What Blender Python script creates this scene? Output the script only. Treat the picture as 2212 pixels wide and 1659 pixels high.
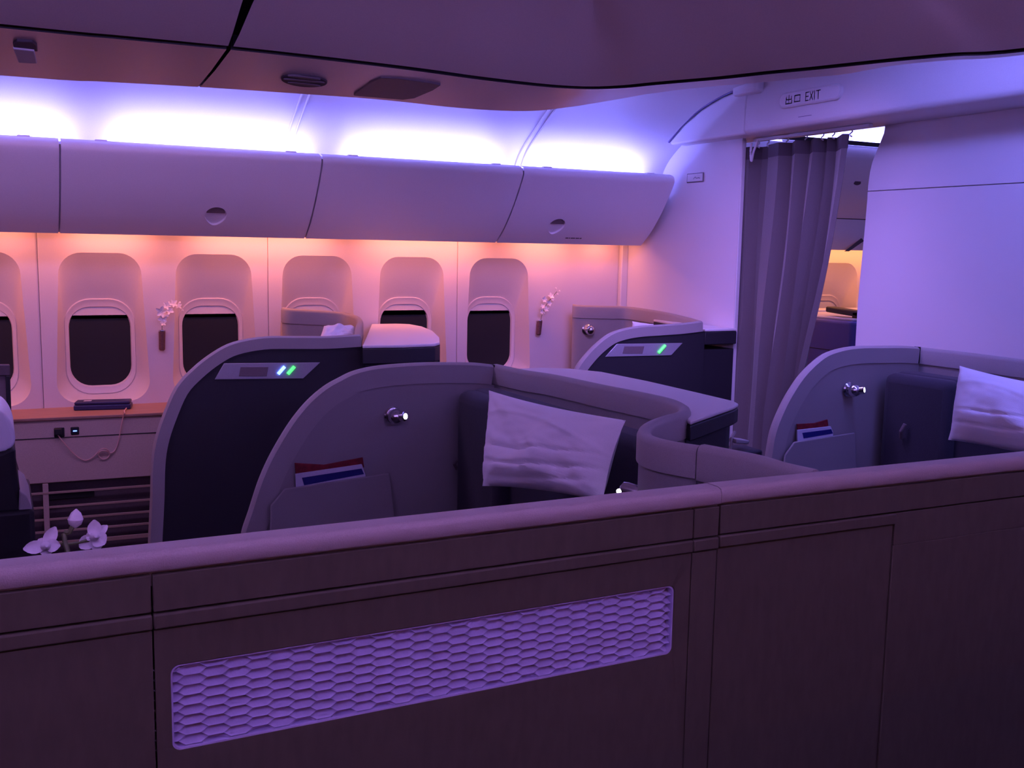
import bpy, bmesh, math, random
from math import sin, cos, pi, radians, sqrt
from mathutils import Vector, Matrix, noise
random.seed(7)
scene = bpy.context.scene
for o in list(bpy.data.objects):
    bpy.data.objects.remove(o)
col = scene.collection

# ------------------------------------------------------------------ camera
F = 2200.0
EYE = Vector((0, 0, 1.55))
_y, _p, _r = radians(-26.92), radians(-7.51), radians(-1.037)
M3 = Matrix.Rotation(_y, 3, 'Z') @ Matrix.Rotation(_p, 3, 'X') @ Matrix.Rotation(_r, 3, 'Y')   # columns: right, forward, up
cam_d = bpy.data.cameras.new('camera')
cam = bpy.data.objects.new('camera', cam_d)
col.objects.link(cam)
cam_d.sensor_width = 36
cam_d.lens = F / 2212 * 36
cam_d.clip_start = 0.02
cam.matrix_world = Matrix.Translation(EYE) @ (M3 @ Matrix.Rotation(pi / 2, 3, 'X')).to_4x4()
scene.camera = cam

# ------------------------------------------------------------------ world, lights, exposure
w = bpy.data.worlds.new('night'); scene.world = w; w.use_nodes = True
w.node_tree.nodes['Background'].inputs[0].default_value = (0.30, 0.24, 0.85, 1)
w.node_tree.nodes['Background'].inputs[1].default_value = 0.01
vs = scene.view_settings
vs.view_transform = 'Standard'; vs.look = 'None'; vs.gamma = 1; vs.exposure = 0.0; vs.use_curve_mapping = False
VIOLET = (0.20, 0.203, 1.0)
ORANGE = (1.0, 0.29, 0.20)
def area(name, loc, d, sx, sy, power, color, spread=180, roll_x=True):
    l = bpy.data.lights.new(name, 'AREA'); l.shape = 'RECTANGLE'; l.size = sx; l.size_y = sy
    l.energy = power; l.color = color; l.spread = radians(spread)
    o = bpy.data.objects.new(name, l); col.objects.link(o)
    z = -Vector(d).normalized()
    x = Vector((1, 0, 0)); x = (x - z * x.dot(z)).normalized(); y = z.cross(x)
    m = Matrix((x, y, z)).transposed().to_4x4(); m.translation = Vector(loc)
    o.matrix_world = m
    return o
COVE_P, LOW_P = 14.0, 4.4          # watts per metre
for x0, x1 in ((-2.2, -1.15), (-1.05, -0.1), (-0.05, 0.30), (0.50, 1.36), (1.58, 2.38), (2.53, 3.28)):
    area('cove_light', ((x0 + x1) / 2, 4.89, 1.925), (0, 0.22, 1), x1 - x0, 0.025, COVE_P * (x1 - x0), VIOLET)
for x0, x1 in ((-2.2, -1.2), (-1.1, -0.1), (0.0, 0.13), (0.31, 0.68), (0.88, 1.60), (1.78, 2.49), (2.67, 3.03), (3.15, 3.33)):
    area('sidewall_light', ((x0 + x1) / 2, 5.17, 1.63), (0, 0.28, -1), x1 - x0, 0.025, LOW_P * (x1 - x0), ORANGE)
# the same coves on the near side of the cabin
for x0, x1 in ((-2.2, -1.0), (-0.9, 0.3), (0.4, 1.6), (1.7, 2.9)):
    area('cove_light', ((x0 + x1) / 2, -0.32, 2.08), (0, 0.55, 1), x1 - x0, 0.05, 19 * (x1 - x0), (0.30, 0.205, 0.88))
    area('sidewall_light', ((x0 + x1) / 2, -0.66, 1.63), (0, -0.2, -1), x1 - x0, 0.03, 1.8 * (x1 - x0), ORANGE)
# doorway wash, then unseen fill lights added over bulkhead, partition and aisle
area('ceiling_wash_light', (2.90, 1.9, 2.37), (0.38, 0.05, -1), 0.28, 2.6, 26, (0.205, 0.20, 1.0), 179)
area('ceiling_wash_light', (2.55, 3.40, 2.38), (0.35, 0.45, -1), 0.9, 0.6, 24, (0.38, 0.215, 0.88), 110)  # added to brighten the bulkhead beside the curtain
area('ceiling_wash_light', (0.4, 1.12, 2.20), (0.0, 0.12, -1), 3.6, 0.2, 6.5, (0.44, 0.25, 0.85))  # added above the partition to light its cap and lattice
area('ceiling_wash_light', (0.5, 3.75, 2.33), (0.1, 0.30, -1), 3.8, 0.3, 28, (0.50, 0.26, 0.74))  # added to lift the bin faces and lower sidewall
# the next cabin behind the curtain
area('cove_light', (5.6, 4.90, 2.235), (0, 0.12, 1), 3.6, 0.025, 45, VIOLET)
area('sidewall_light', (5.6, 5.17, 1.63), (0, 0.28, -1), 3.6, 0.025, 13, (1.0, 0.34, 0.13))
area('ceiling_wash_light', (5.4, 3.3, 2.36), (-0.1, 0.3, -1), 1.5, 1.0, 12.0, (0.30, 0.24, 1.0))  # unseen fill added to brighten the far seat shell

# ------------------------------------------------------------------ pixel -> world helpers
def ray(x, y):
    return M3 @ Vector(((x - 1106) / F, 1, -(y - 829.5) / F))
def atX(x, y, v): d = ray(x, y); return EYE + d * (v / d.x)
def atY(x, y, v): d = ray(x, y); return EYE + d * (v / d.y)
def atZ(x, y, v): d = ray(x, y); return EYE + d * ((v - EYE.z) / d.z)

# ------------------------------------------------------------------ materials
MATS = {}
def mat(name, color, rough=0.5, metal=0.0, noise_scale=0, bump=0.0, var=0.0, emit=None, strength=0, sheen=0, spec=0.5, stretch=None):
    m = bpy.data.materials.new(name); m.use_nodes = True
    nt = m.node_tree; b = nt.nodes['Principled BSDF']
    b.inputs['Base Color'].default_value = (*color, 1)
    b.inputs['Roughness'].default_value = rough
    b.inputs['Metallic'].default_value = metal
    b.inputs['Specular IOR Level'].default_value = spec
    if sheen: b.inputs['Sheen Weight'].default_value = sheen
    if emit:
        b.inputs['Emission Color'].default_value = (*emit, 1); b.inputs['Emission Strength'].default_value = strength
    if noise_scale:
        tc = nt.nodes.new('ShaderNodeTexCoord'); n = nt.nodes.new('ShaderNodeTexNoise')
        n.inputs['Scale'].default_value = noise_scale; n.inputs['Detail'].default_value = 4
        if stretch:
            mp = nt.nodes.new('ShaderNodeMapping'); mp.inputs['Scale'].default_value = stretch
            nt.links.new(tc.outputs['Object'], mp.inputs[0]); nt.links.new(mp.outputs[0], n.inputs['Vector'])
        else:
            nt.links.new(tc.outputs['Object'], n.inputs['Vector'])
        if bump:
            bp = nt.nodes.new('ShaderNodeBump'); bp.inputs['Strength'].default_value = bump; bp.inputs['Distance'].default_value = 0.002
            nt.links.new(n.outputs['Fac'], bp.inputs['Height']); nt.links.new(bp.outputs[0], b.inputs['Normal'])
        if var:
            cr = nt.nodes.new('ShaderNodeValToRGB')
            cr.color_ramp.elements[0].position = 0.3; cr.color_ramp.elements[1].position = 0.7
            cr.color_ramp.elements[0].color = (*[c * (1 - var) for c in color], 1)
            cr.color_ramp.elements[1].color = (*[min(1, c * (1 + var)) for c in color], 1)
            nt.links.new(n.outputs['Fac'], cr.inputs[0]); nt.links.new(cr.outputs[0], b.inputs['Base Color'])
    MATS[name] = m
    return m
mat('plastic', (0.72, 0.68, 0.68), 0.5, noise_scale=300, bump=0.1, var=0.03)
mat('wall_plastic', (0.74, 0.66, 0.66), 0.55, noise_scale=200, bump=0.1, var=0.02)
mat('bin_plastic', (0.78, 0.74, 0.76), 0.5, noise_scale=400, bump=0.15, var=0.04)
mat('ceiling_plastic', (0.92, 0.74, 0.64), 0.30, noise_scale=300, bump=0.1, var=0.04, spec=0.9)
mat('bulkhead_laminate', (0.80, 0.76, 0.78), 0.6, noise_scale=500, bump=0.2, var=0.03)
mat('shell_grey', (0.34, 0.31, 0.31), 0.6, noise_scale=500, bump=0.25, var=0.08)
mat('shell_panel', (0.29, 0.265, 0.27), 0.65, noise_scale=500, bump=0.25, var=0.08)
mat('shell_taupe', (0.36, 0.30, 0.27), 0.6, noise_scale=500, bump=0.25, var=0.06)
mat('dark_panel', (0.018, 0.017, 0.024), 0.55, noise_scale=300, bump=0.2, var=0.1)
mat('black', (0.008, 0.008, 0.010), 0.6, noise_scale=200, bump=0.1)
mat('counter', (0.74, 0.70, 0.71), 0.45, noise_scale=400, bump=0.1, var=0.03)
mat('partition_cap', (0.42, 0.35, 0.33), 0.55, noise_scale=500, bump=0.3, var=0.06)
mat('partition_brown', (0.088, 0.072, 0.048), 0.7, noise_scale=60, bump=0.1, var=0.1, stretch=(1, 1, 0.3))
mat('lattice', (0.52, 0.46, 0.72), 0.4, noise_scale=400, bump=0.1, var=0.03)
mat('curtain', (0.15, 0.125, 0.125), 0.9, noise_scale=600, bump=0.5, var=0.1, sheen=0.3)
mat('curtain_hem', (0.085, 0.065, 0.07), 0.9, noise_scale=600, bump=0.5, var=0.1)
mat('linen', (0.90, 0.89, 0.95), 0.85, noise_scale=500, bump=0.3, var=0.03, sheen=0.2)
mat('seat_fabric', (0.030, 0.028, 0.045), 0.85, noise_scale=500, bump=0.5, var=0.2, sheen=0.1)
mat('chrome', (0.75, 0.74, 0.78), 0.18, metal=1.0, noise_scale=100, bump=0.02)
mat('silver', (0.42, 0.42, 0.46), 0.4, metal=0.4, noise_scale=300, bump=0.05, var=0.05)
mat('glass_night', (0.010, 0.008, 0.008), 0.22, noise_scale=3, var=0.4, spec=0.5)
mat('ledge_wood', (0.36, 0.20, 0.14), 0.5, noise_scale=40, bump=0.1, var=0.1, stretch=(0.2, 1, 1))
mat('cabinet', (0.55, 0.42, 0.34), 0.6, noise_scale=200, bump=0.1, var=0.06)
mat('slat', (0.42, 0.30, 0.22), 0.5, noise_scale=200, bump=0.1, var=0.06)
mat('navy', (0.020, 0.022, 0.10), 0.4, noise_scale=200, bump=0.05, var=0.1)
mat('red_paper', (0.20, 0.012, 0.02), 0.5, noise_scale=60, var=0.3)
mat('white_paper', (0.60, 0.58, 0.70), 0.6, noise_scale=100, var=0.03)
mat('blue_paper', (0.008, 0.012, 0.16), 0.5, noise_scale=100, var=0.1)
mat('cable', (0.75, 0.45, 0.36), 0.5, noise_scale=100, bump=0.02)
mat('petal', (0.85, 0.80, 0.84), 0.6, noise_scale=120, bump=0.2, var=0.05)
mat('petal_pink', (0.95, 0.86, 0.84), 0.6, noise_scale=120, bump=0.2, var=0.05)
mat('stem', (0.12, 0.14, 0.06), 0.6, noise_scale=120, bump=0.2, var=0.1)
mat('vase_metal', (0.18, 0.09, 0.09), 0.35, metal=0.3, noise_scale=120, bump=0.1, var=0.2)
mat('led_green', (0.1, 0.5, 0.1), 0.4, emit=(0.05, 1.0, 0.12), strength=2.5, noise_scale=10)
mat('led_blue', (0.1, 0.2, 0.8), 0.4, emit=(0.10, 0.20, 1.0), strength=7, noise_scale=10)
mat('led_white', (0.9, 0.9, 0.9), 0.4, emit=(0.85, 0.85, 1.0), strength=5, noise_scale=10)
mat('ink', (0.09, 0.05, 0.16), 0.6, noise_scale=100, var=0.1)
mat('carpet', (0.03, 0.025, 0.035), 0.95, noise_scale=400, bump=0.8, var=0.3)
mat('grille', (0.10, 0.075, 0.085), 0.6, noise_scale=100, var=0.1)
mat('psu', (0.17, 0.13, 0.14), 0.5, noise_scale=100, var=0.05)
mat('blue_shell', (0.13, 0.13, 0.42), 0.6, noise_scale=500, bump=0.2, var=0.08)

# ------------------------------------------------------------------ mesh helpers
class MB:
    def __init__(s): s.v = []; s.f = []
    def add(s, vs_, fs):
        n = len(s.v); s.v += [tuple(v) for v in vs_]; s.f += [tuple(i + n for i in f) for f in fs]; return s
    def box(s, a, b):
        (x0, y0, z0), (x1, y1, z1) = a, b
        x0, x1 = sorted((x0, x1)); y0, y1 = sorted((y0, y1)); z0, z1 = sorted((z0, z1))
        return s.add([(x0,y0,z0),(x1,y0,z0),(x1,y1,z0),(x0,y1,z0),(x0,y0,z1),(x1,y0,z1),(x1,y1,z1),(x0,y1,z1)],
                     [(3,2,1,0),(4,5,6,7),(0,1,5,4),(1,2,6,5),(2,3,7,6),(3,0,4,7)])
    def prism(s, poly, d):
        n = len(poly); d = Vector(d); poly = [Vector(p) for p in poly]
        return s.add(poly + [p + d for p in poly],
                     [tuple(range(n))[::-1], tuple(range(n, 2 * n))] + [(i, (i + 1) % n, n + (i + 1) % n, n + i) for i in range(n)])
    def loft(s, rings, closed=True, caps=True):
        n = len(rings[0]); vs_ = [p for r in rings for p in r]; fs = []
        for k in range(len(rings) - 1):
            for i in range(n if closed else n - 1):
                j = (i + 1) % n
                fs.append((k * n + i, k * n + j, (k + 1) * n + j, (k + 1) * n + i))
        if caps and closed:
            fs.append(tuple(range(n))[::-1]); fs.append(tuple((len(rings) - 1) * n + i for i in range(n)))
        return s.add(vs_, fs)
    def tube(s, path, r, n=8, caps=True):
        path = [Vector(p) for p in path]; rings = []
        up = Vector((0.13, 0.21, 0.97))
        for i, p in enumerate(path):
            t = (path[min(i + 1, len(path) - 1)] - path[max(i - 1, 0)]).normalized()
            a = t.cross(up)
            if a.length < 1e-3: a = t.cross(Vector((1, 0, 0)))
            a.normalize(); b = t.cross(a)
            rr = r[i] if isinstance(r, (list, tuple)) else r
            rings.append([p + a * rr * cos(2 * pi * k / n) + b * rr * sin(2 * pi * k / n) for k in range(n)])
        return s.loft(rings, True, caps)
    def lathe(s, base, axis, prof, n=16):
        axis = Vector(axis).normalized(); a = axis.orthogonal().normalized(); b = axis.cross(a); base = Vector(base)
        return s.loft([[base + axis * h + (a * cos(2 * pi * k / n) + b * sin(2 * pi * k / n)) * max(r, 1e-4) for k in range(n)] for r, h in prof], True, True)
    def build(s, name, m, parent=None, bevel=0, smooth=True, angle=35, seg=2):
        me = bpy.data.meshes.new(name); me.from_pydata(s.v, [], s.f); me.update()
        bm = bmesh.new(); bm.from_mesh(me)
        bmesh.ops.remove_doubles(bm, verts=bm.verts, dist=1e-5)
        bmesh.ops.recalc_face_normals(bm, faces=bm.faces)
        bm.to_mesh(me); bm.free()
        me.materials.append(MATS[m])
        if smooth:
            for p in me.polygons: p.use_smooth = True
            me.set_sharp_from_angle(angle=radians(angle))
        o = bpy.data.objects.new(name, me); col.objects.link(o)
        if bevel:
            bv = o.modifiers.new('bevel', 'BEVEL'); bv.width = bevel; bv.segments = seg; bv.limit_method = 'ANGLE'; bv.angle_limit = radians(40)
            bv.harden_normals = False
        if parent:
            o.parent = parent; o.matrix_parent_inverse = parent.matrix_world.inverted()
        return o
def tag(o, label=None, cat=None, group=None, kind=None):
    if label: o['label'] = label
    if cat: o['category'] = cat
    if group: o['group'] = group
    if kind: o['kind'] = kind
    return o
def empty(name, loc, label=None, cat=None, group=None, kind=None, parent=None):
    o = bpy.data.objects.new(name, None); col.objects.link(o); o.location = loc
    o.empty_display_size = 0.05
    o.matrix_world = Matrix.Translation(loc)
    if parent: o.parent = parent; o.matrix_parent_inverse = parent.matrix_world.inverted()
    return tag(o, label, cat, group, kind)
def catmull(pts, k=6, closed=False):
    pts = [Vector(p) for p in pts]; out = []; n = len(pts)
    for i in range(n - 1):
        p0 = pts[max(i - 1, 0)]; p1 = pts[i]; p2 = pts[i + 1]; p3 = pts[min(i + 2, n - 1)]
        for j in range(k):
            t = j / k
            out.append(0.5 * ((2 * p1) + (p2 - p0) * t + (2 * p0 - 5 * p1 + 4 * p2 - p3) * t * t + (3 * p1 - p0 - 3 * p2 + p3) * t ** 3))
    out.append(pts[-1]); return out
def side_normals(path):
    ns = []
    for i in range(len(path)):
        t = path[min(i + 1, len(path) - 1)] - path[max(i - 1, 0)]; t = Vector((t.x, t.y, 0))
        t.normalize(); ns.append(Vector((-t.y, t.x, 0)))
    return ns
def ribbon(path, thick, h, zlow=None, round_=0.4):
    """upright band swept along a path of top-centre points"""
    mb = MB(); ns = side_normals(path); rings = []
    for p, n in zip(path, ns):
        t = thick / 2; r = thick * round_
        zb = zlow if zlow is not None else p.z - h
        q = [(-t, zb), (-t, p.z - r), (-t * 0.75, p.z - r * 0.3), (-t * 0.35, p.z), (t * 0.35, p.z), (t * 0.75, p.z - r * 0.3), (t, p.z - r), (t, zb)]
        rings.append([Vector((p.x + n.x * a, p.y + n.y * a, z)) for a, z in q])
    return mb.loft(rings, True, True)
def inset2d(pts, d):
    """offset an open polyline (list of (a,b)) to its right by d"""
    out = []
    for i in range(len(pts)):
        a = pts[max(i - 1, 0)]; b = pts[min(i + 1, len(pts) - 1)]
        t = Vector((b[0] - a[0], b[1] - a[1])); t.normalize()
        out.append((pts[i][0] + t.y * d, pts[i][1] - t.x * d))
    return out
def superring(cx, cz, hw, z0, z1, r0, r1, n=64, hw0=None):
    """rounded rectangle ring, param by n points; half width hw at top, hw0 at bottom"""
    hw0 = hw if hw0 is None else hw0
    pts = []
    def arc(ccx, ccz, r, a0, a1, m):
        return [(ccx + r * cos(a0 + (a1 - a0) * i / m), ccz + r * sin(a0 + (a1 - a0) * i / m)) for i in range(m)]
    m = n // 8
    def seg(a, b): return [(a[0] + (b[0] - a[0]) * i / m, a[1] + (b[1] - a[1]) * i / m) for i in range(m)]
    tr = arc(cx + hw - r1, z1 - r1, r1, 0, pi / 2, m); tl = arc(cx - hw + r1, z1 - r1, r1, pi / 2, pi, m)
    bl = arc(cx - hw0 + r0, z0 + r0, r0, pi, 1.5 * pi, m); br = arc(cx + hw0 - r0, z0 + r0, r0, 1.5 * pi, 2 * pi, m)
    pts = tr + seg((cx + hw - r1, z1), (cx - hw + r1, z1)) + tl + seg((cx - hw, z1 - r1), (cx - hw0, z0 + r0)) + bl + seg((cx - hw0 + r0, z0), (cx + hw0 - r0, z0)) + br + seg((cx + hw0, z0 + r0), (cx + hw, z1 - r1))
    return pts
def rectring(x0, x1, z0, z1, ref):
    """rectangle ring matching the point order of a superring"""
    n = len(ref); m = n // 8; out = []
    cs = [(x1, z1), (x0, z1), (x0, z0), (x1, z0)]
    starts = []
    zr = ref[0][1]; xa = ref[m][0]; xb = ref[2 * m][0]; zl = ref[3 * m][1]; zl0 = ref[4 * m][1]; xc = ref[5 * m][0]; xd = ref[6 * m][0]; zr0 = ref[7 * m][1]
    def seg(a, b, mm): return [(a[0] + (b[0] - a[0]) * i / mm, a[1] + (b[1] - a[1]) * i / mm) for i in range(mm)]
    h = m // 2
    out += seg((x1, zr), (x1, z1), h) + seg((x1, z1), (xa, z1), m - h)
    out += seg((xa, z1), (xb, z1), m)
    out += seg((xb, z1), (x0, z1), h) + seg((x0, z1), (x0, zl), m - h)
    out += seg((x0, zl), (x0, zl0), m)
    out += seg((x0, zl0), (x0, z0), h) + seg((x0, z0), (xc, z0), m - h)
    out += seg((xc, z0), (xd, z0), m)
    out += seg((xd, z0), (x1, z0), h) + seg((x1, z0), (x1, zr0), m - h)
    out += seg((x1, zr0), (x1, zr), m)
    return out
def lerp_ring(a, b, t): return [(p[0] + (q[0] - p[0]) * t, p[1] + (q[1] - p[1]) * t) for p, q in zip(a, b)]

# ================================================================== STRUCTURE
def struct(o): o['kind'] = 'structure'; return o
floor = struct(MB().box((-4, -0.9, -0.05), (8.2, 5.6, 0)).build('floor', 'carpet'))
YW = 5.3
XB = 3.45
# ---- window sidewall
wall = empty('wall_left', (0, YW, 0), kind='structure')
WIN0, PITCH = 0.456, 0.535
WZ0, WZ1 = 0.70, 1.66
def sidewall_panel(x0, x1, centres):
    mb = MB(); edges = [x0] + [(a + b) / 2 for a, b in zip(centres, centres[1:])] + [x1]
    if len(centres) == 1 and x1 - centres[0] > 0.35:
        edges = [x0, centres[0] + 0.27, x1]
    g = 0.0012
    for i, c in enumerate(centres):
        rec = superring(c, 0, 0.187, 0.775, 1.50, 0.10, 0.105, 64, 0.212)
        fr = superring(c, 0, 0.163, 0.80, 1.275, 0.12, 0.12)
        a = edges[i] + (g if i == 0 else 0); b = edges[i + 1] - (g if i == len(centres) - 1 and edges[i + 1] == x1 else 0)
        rings = [[(p[0], YW + 0.03, p[1]) for p in rectring(a, b, WZ0, WZ1, rec)],
                 [(p[0], YW, p[1]) for p in rectring(a + (0.006 if i == 0 else 0), b, WZ0, WZ1, rec)],
                 [(p[0], YW, p[1]) for p in rec]]
        K = 7
        for k in range(1, K + 1):
            t = k / K
            d = 0.115 * (t ** 0.85)
            rings.append([(p[0], YW + d, p[1]) for p in lerp_ring(rec, fr, t)])
        mb.loft(rings, True, False)
    if edges[-1] != edges[len(centres)]:
        mb.box((edges[-2], YW, WZ0), (x1 - g, YW + 0.03, WZ1))
    return mb.build('sidewall_panel', 'wall_plastic', wall, angle=28)
def wx(k): return WIN0 + PITCH * k
sidewall_panel(wx(-4.5), wx(-2.5), [wx(-4), wx(-3)])
sidewall_panel(wx(-2.5), wx(-0.52), [wx(-2), wx(-1)])
sidewall_panel(wx(-0.52), wx(1.5), [wx(0), wx(1)])
sidewall_panel(wx(1.5), wx(3.5), [wx(2), wx(3)])
sidewall_panel(wx(3.5), 3.412, [wx(4)])
MB().box((-4, YW + 0.13, 0), (8.2, YW + 0.16, 2.6)).build('outer_skin', 'black', wall)
MB().box((-4, YW + 0.01, 0), (8.2, YW + 0.12, 0.76)).build('dado_panel', 'cabinet', wall)
for xs in (wx(-2.5), wx(-0.52), wx(1.5), wx(3.5)):
    MB().box((xs - 0.006, YW + 0.004, 0.7), (xs + 0.004, YW + 0.02, 1.66)).build('panel_joint', 'wall_plastic', wall)
def window(i, c, shade_z=1.178):
    o = empty('window_%d' % i, (c, YW + 0.12, 1.02), kind='structure')
    Y1 = YW + 0.115
    a = superring(c, 0, 0.163, 0.80, 1.275, 0.12, 0.12); b = superring(c, 0, 0.155, 0.81, 1.265, 0.115, 0.115)
    c1 = superring(c, 0, 0.145, 0.835, 1.235, 0.10, 0.10); c2 = superring(c, 0, 0.137, 0.85, 1.225, 0.095, 0.095)
    rings = [[(p[0], Y1, p[1]) for p in a], [(p[0], Y1 - 0.006, p[1]) for p in lerp_ring(a, b, .4)], [(p[0], Y1 - 0.004, p[1]) for p in b],
             [(p[0], Y1 + 0.0, p[1]) for p in lerp_ring(b, c1, .25)], [(p[0], Y1 + 0.002, p[1]) for p in c1], [(p[0], Y1 + 0.03, p[1]) for p in c2]]
    MB().loft(rings, True, False).build('frame', 'wall_plastic', o, angle=50)
    MB().add([(p[0], Y1 + 0.024, p[1]) for p in superring(c, 0, 0.140, 0.845, 1.23, 0.095, 0.095)], [tuple(range(64))]).build('pane', 'glass_night', o)
    # the shade, pulled down a little, its lower edge sagging in the middle
    top = []; bot = []
    for k in range(17):
        u = -1 + 2 * k / 16
        x = c + 0.132 * u
        top.append((x, 1.232 - 0.05 * u ** 6)); bot.append((x, shade_z + 0.012 * u * u))
    poly = [(x, Y1 + 0.008, z) for x, z in top] + [(x, Y1 + 0.008, z) for x, z in reversed(bot)]
    MB().prism(poly, (0, 0.012, 0)).build('shade', 'plastic', o, bevel=0.002)
    return o
for i, k in enumerate((-2, -1, 0, 1, 2, 3, 4)):
    window(i + 1, wx(k), 1.178 if k != 3 else 1.185)
# trims where the sidewall meets the bulkhead
struct(MB().prism([(3.395, 5.295, 0.7), (3.45, 5.295, 0.7), (3.45, 5.295, 1.64), (3.405, 5.295, 1.64)], (0, -0.035, 0)).build('trim_1', 'plastic', bevel=0.006))
# ---- cove and ceiling
cove_prof = [(4.965, 1.80), (4.955, 1.90), (4.94, 1.98), (4.90, 2.04), (4.85, 2.085), (4.79, 2.125), (4.70, 2.178), (4.60, 2.237), (4.46, 2.30), (4.29, 2.345), (4.13, 2.368), (3.8, 2.395), (3.3, 2.42), (1.0, 2.42), (-0.3, 2.38)]
ceiling = empty('ceiling', (0, 3, 2.42), kind='structure')
pr = catmull([(0, y, z) for y, z in cove_prof[:12]], 3) + [Vector((0, y, z)) for y, z in cove_prof[12:]]
def cove_piece(x0, x1, m='plastic'):
    mb = MB()
    mb.loft([[Vector((x, p.y, p.z)) for p in pr] for x in (x0, x1)], False, False)
    return mb.build('ceiling_panel', m, ceiling)
cj = [-4.0, -1.6, atY(590, 250, 4.72).x, atY(1068, 280, 4.72).x, XB + 0.02]
cj[2] = 1.28; cj[3] = 2.52
for a, b in zip(cj, cj[1:]): cove_piece(a, b)
for x in cj[1:-1]:     # raised double joint strips on the cove
    for dx in (-0.017, 0.017):
        path = [Vector((x + dx, p.y - 0.002, p.z - 0.003)) for p in pr[4:34]]
        MB().tube(path, 0.005, 8).build('joint_strip', 'plastic', ceiling)
# ---- bulkheads either side of the curtain
struct(MB().box((XB, 4.235, 0), (XB + 0.02, 5.43, 2.32)).build('wall_front', 'bulkhead_laminate'))
struct(MB().box((XB - 0.004, 4.229, 0), (XB + 0.022, 4.238, 2.13)).build('trim_2', 'plastic', bevel=0.004))
pp = [(1911, 276), (1909, 288), (1901, 308), (1892, 330), (1884, 350), (1879, 371), (1875, 400), (1873, 430), (1868, 490), (1853, 649), (1847, 748)]
pp = [atX(x, y, 3.6) for x, y in pp]
poly = [p for p in pp] + [Vector((3.6, pp[-1].y, 0)), Vector((3.6, -0.9, 0)), Vector((3.6, -0.9, 2.16)), Vector((3.6, pp[0].y, 2.16))]
seam_z = atX(1900, 412, 3.6).z
part_r = empty('wall_partition', (3.6, 1.5, 0), kind='structure')
up = [p for p in pp if p.z > seam_z + 0.01]; lo = [p for p in pp if p.z < seam_z - 0.01]
yseam = (up[-1].y + lo[0].y) / 2
MB().prism([(3.6, yseam, seam_z + 0.0015)] + [tuple(p) for p in reversed(up)] + [(3.6, pp[0].y, 2.16), (3.6, -0.9, 2.16), (3.6, -0.9, seam_z + 0.0015)], (0.04, 0, 0)).build('wall_panel', 'bulkhead_laminate', part_r, bevel=0.002)
MB().prism([(3.6, yseam, seam_z - 0.0015)] + [tuple(p) for p in lo] + [(3.6, pp[-1].y, 0), (3.6, -0.9, 0), (3.6, -0.9, seam_z - 0.0015)], (0.04, 0, 0)).build('wall_panel', 'bulkhead_laminate', part_r, bevel=0.002)
# ---- header beam with the exit sign
XH = 3.35
beam = empty('ceiling_beam', (XH, 2, 2.14), kind='structure')
bprof = [(XH + 0.015, 2.37), (XH + 0.004, 2.30), (XH, 2.22), (XH - 0.002, 2.165), (XH + 0.004, 2.147), (XH + 0.02, 2.137), (XH + 0.27, 2.133), (XH + 0.27, 2.45), (XH + 0.06, 2.45)]
ring = lambda y: [Vector((x, y, z)) for x, z in bprof]
mb = MB()
ys = [(-0.9, 0), (4.0, 0)]
rings = [ring(-0.9), ring(4.0)]
# its window-side end follows the curve of the cove
mb.loft([ring(-0.9), ring(4.10)], True, True)
mb.build('beam_body', 'plastic', beam, angle=60)
end = [(4.10, 2.45), (4.10, 2.137), (4.72, 2.137), (4.735, 2.15), (4.69, 2.18), (4.60, 2.235), (4.46, 2.295), (4.29, 2.34), (4.15, 2.36)]
MB().prism([(XH, y, z) for y, z in end], (0.27, 0, 0)).build('beam_end', 'plastic', beam, bevel=0.012, seg=3)
MB().tube(catmull([(XH - 0.002, y + 0.004, z + 0.003) for y, z in end[3:]], 4), 0.006, 6).build('edge_seal', 'ink', beam)
# ---- far ends, near side, closed so that light stays in
struct(MB().box((-4.05, -0.9, 0), (-4, 5.6, 2.5)).build('wall_rear', 'shell_taupe'))
struct(MB().box((8.2, -0.9, 0), (8.25, 5.6, 2.5)).build('wall_end', 'bulkhead_laminate'))
struct(MB().box((-4, -0.95, 0), (8.2, -0.9, 2.6)).build('wall_right', 'wall_plastic'))
struct(MB().box((-4, -0.95, 2.46), (8.2, 5.6, 2.5)).build('ceiling_shell', 'plastic'))

# ================================================================== CENTRE CEILING UNITS
ZL, ZM = 1.983, 2.021
Lpx = [(0,163),(215,176),(430,188),(640,202),(820,215),(1000,234),(1130,240),(1210,234),(1290,222),(1360,210),(1410,201),(1470,193),(1540,186),(1640,178),(1733,168),(1813,161),(1920,142),(2047,130),(2212,118)]
Mpx = [(0,56),(250,80),(500,104),(700,126),(900,150),(1030,168),(1150,182),(1220,188),(1285,190),(1350,187),(1411,181),(1480,175),(1560,168),(1660,157),(1745,149),(1840,139),(1945,128),(2060,118),(2212,108)]
def zl(x):
    t = max(0, min(1, (x - 1130) / 300)); return ZL + 0.137 * t * t * (3 - 2 * t)
Lp = [atZ(x, y, zl(x)) for x, y in Lpx]; Mp = [atZ(x, y, ZM) for x, y in Mpx]
Lp = [Vector((-3.9, 3.25, ZL)), Vector((-1.5, 3.16, ZL))] + Lp + [Vector((2.72, 1.4, 2.12)), Vector((2.74, 0.4, 2.12)), Vector((2.74, -0.6, 2.12))]
Mp = [Vector((-3.9, 2.62, ZM)), Vector((-1.5, 2.60, ZM))] + Mp + [Vector((2.22, 1.15, ZM)), Vector((2.28, 0.4, ZM)), Vector((2.30, -0.6, ZM))]
Lc = catmull(Lp, 5); Mc = catmull(Mp, 5)
def split_at(path, x):
    for i in range(len(path) - 1):
        if path[i].x <= x <= path[i + 1].x: return i + (x - path[i].x) / (path[i + 1].x - path[i].x)
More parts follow.
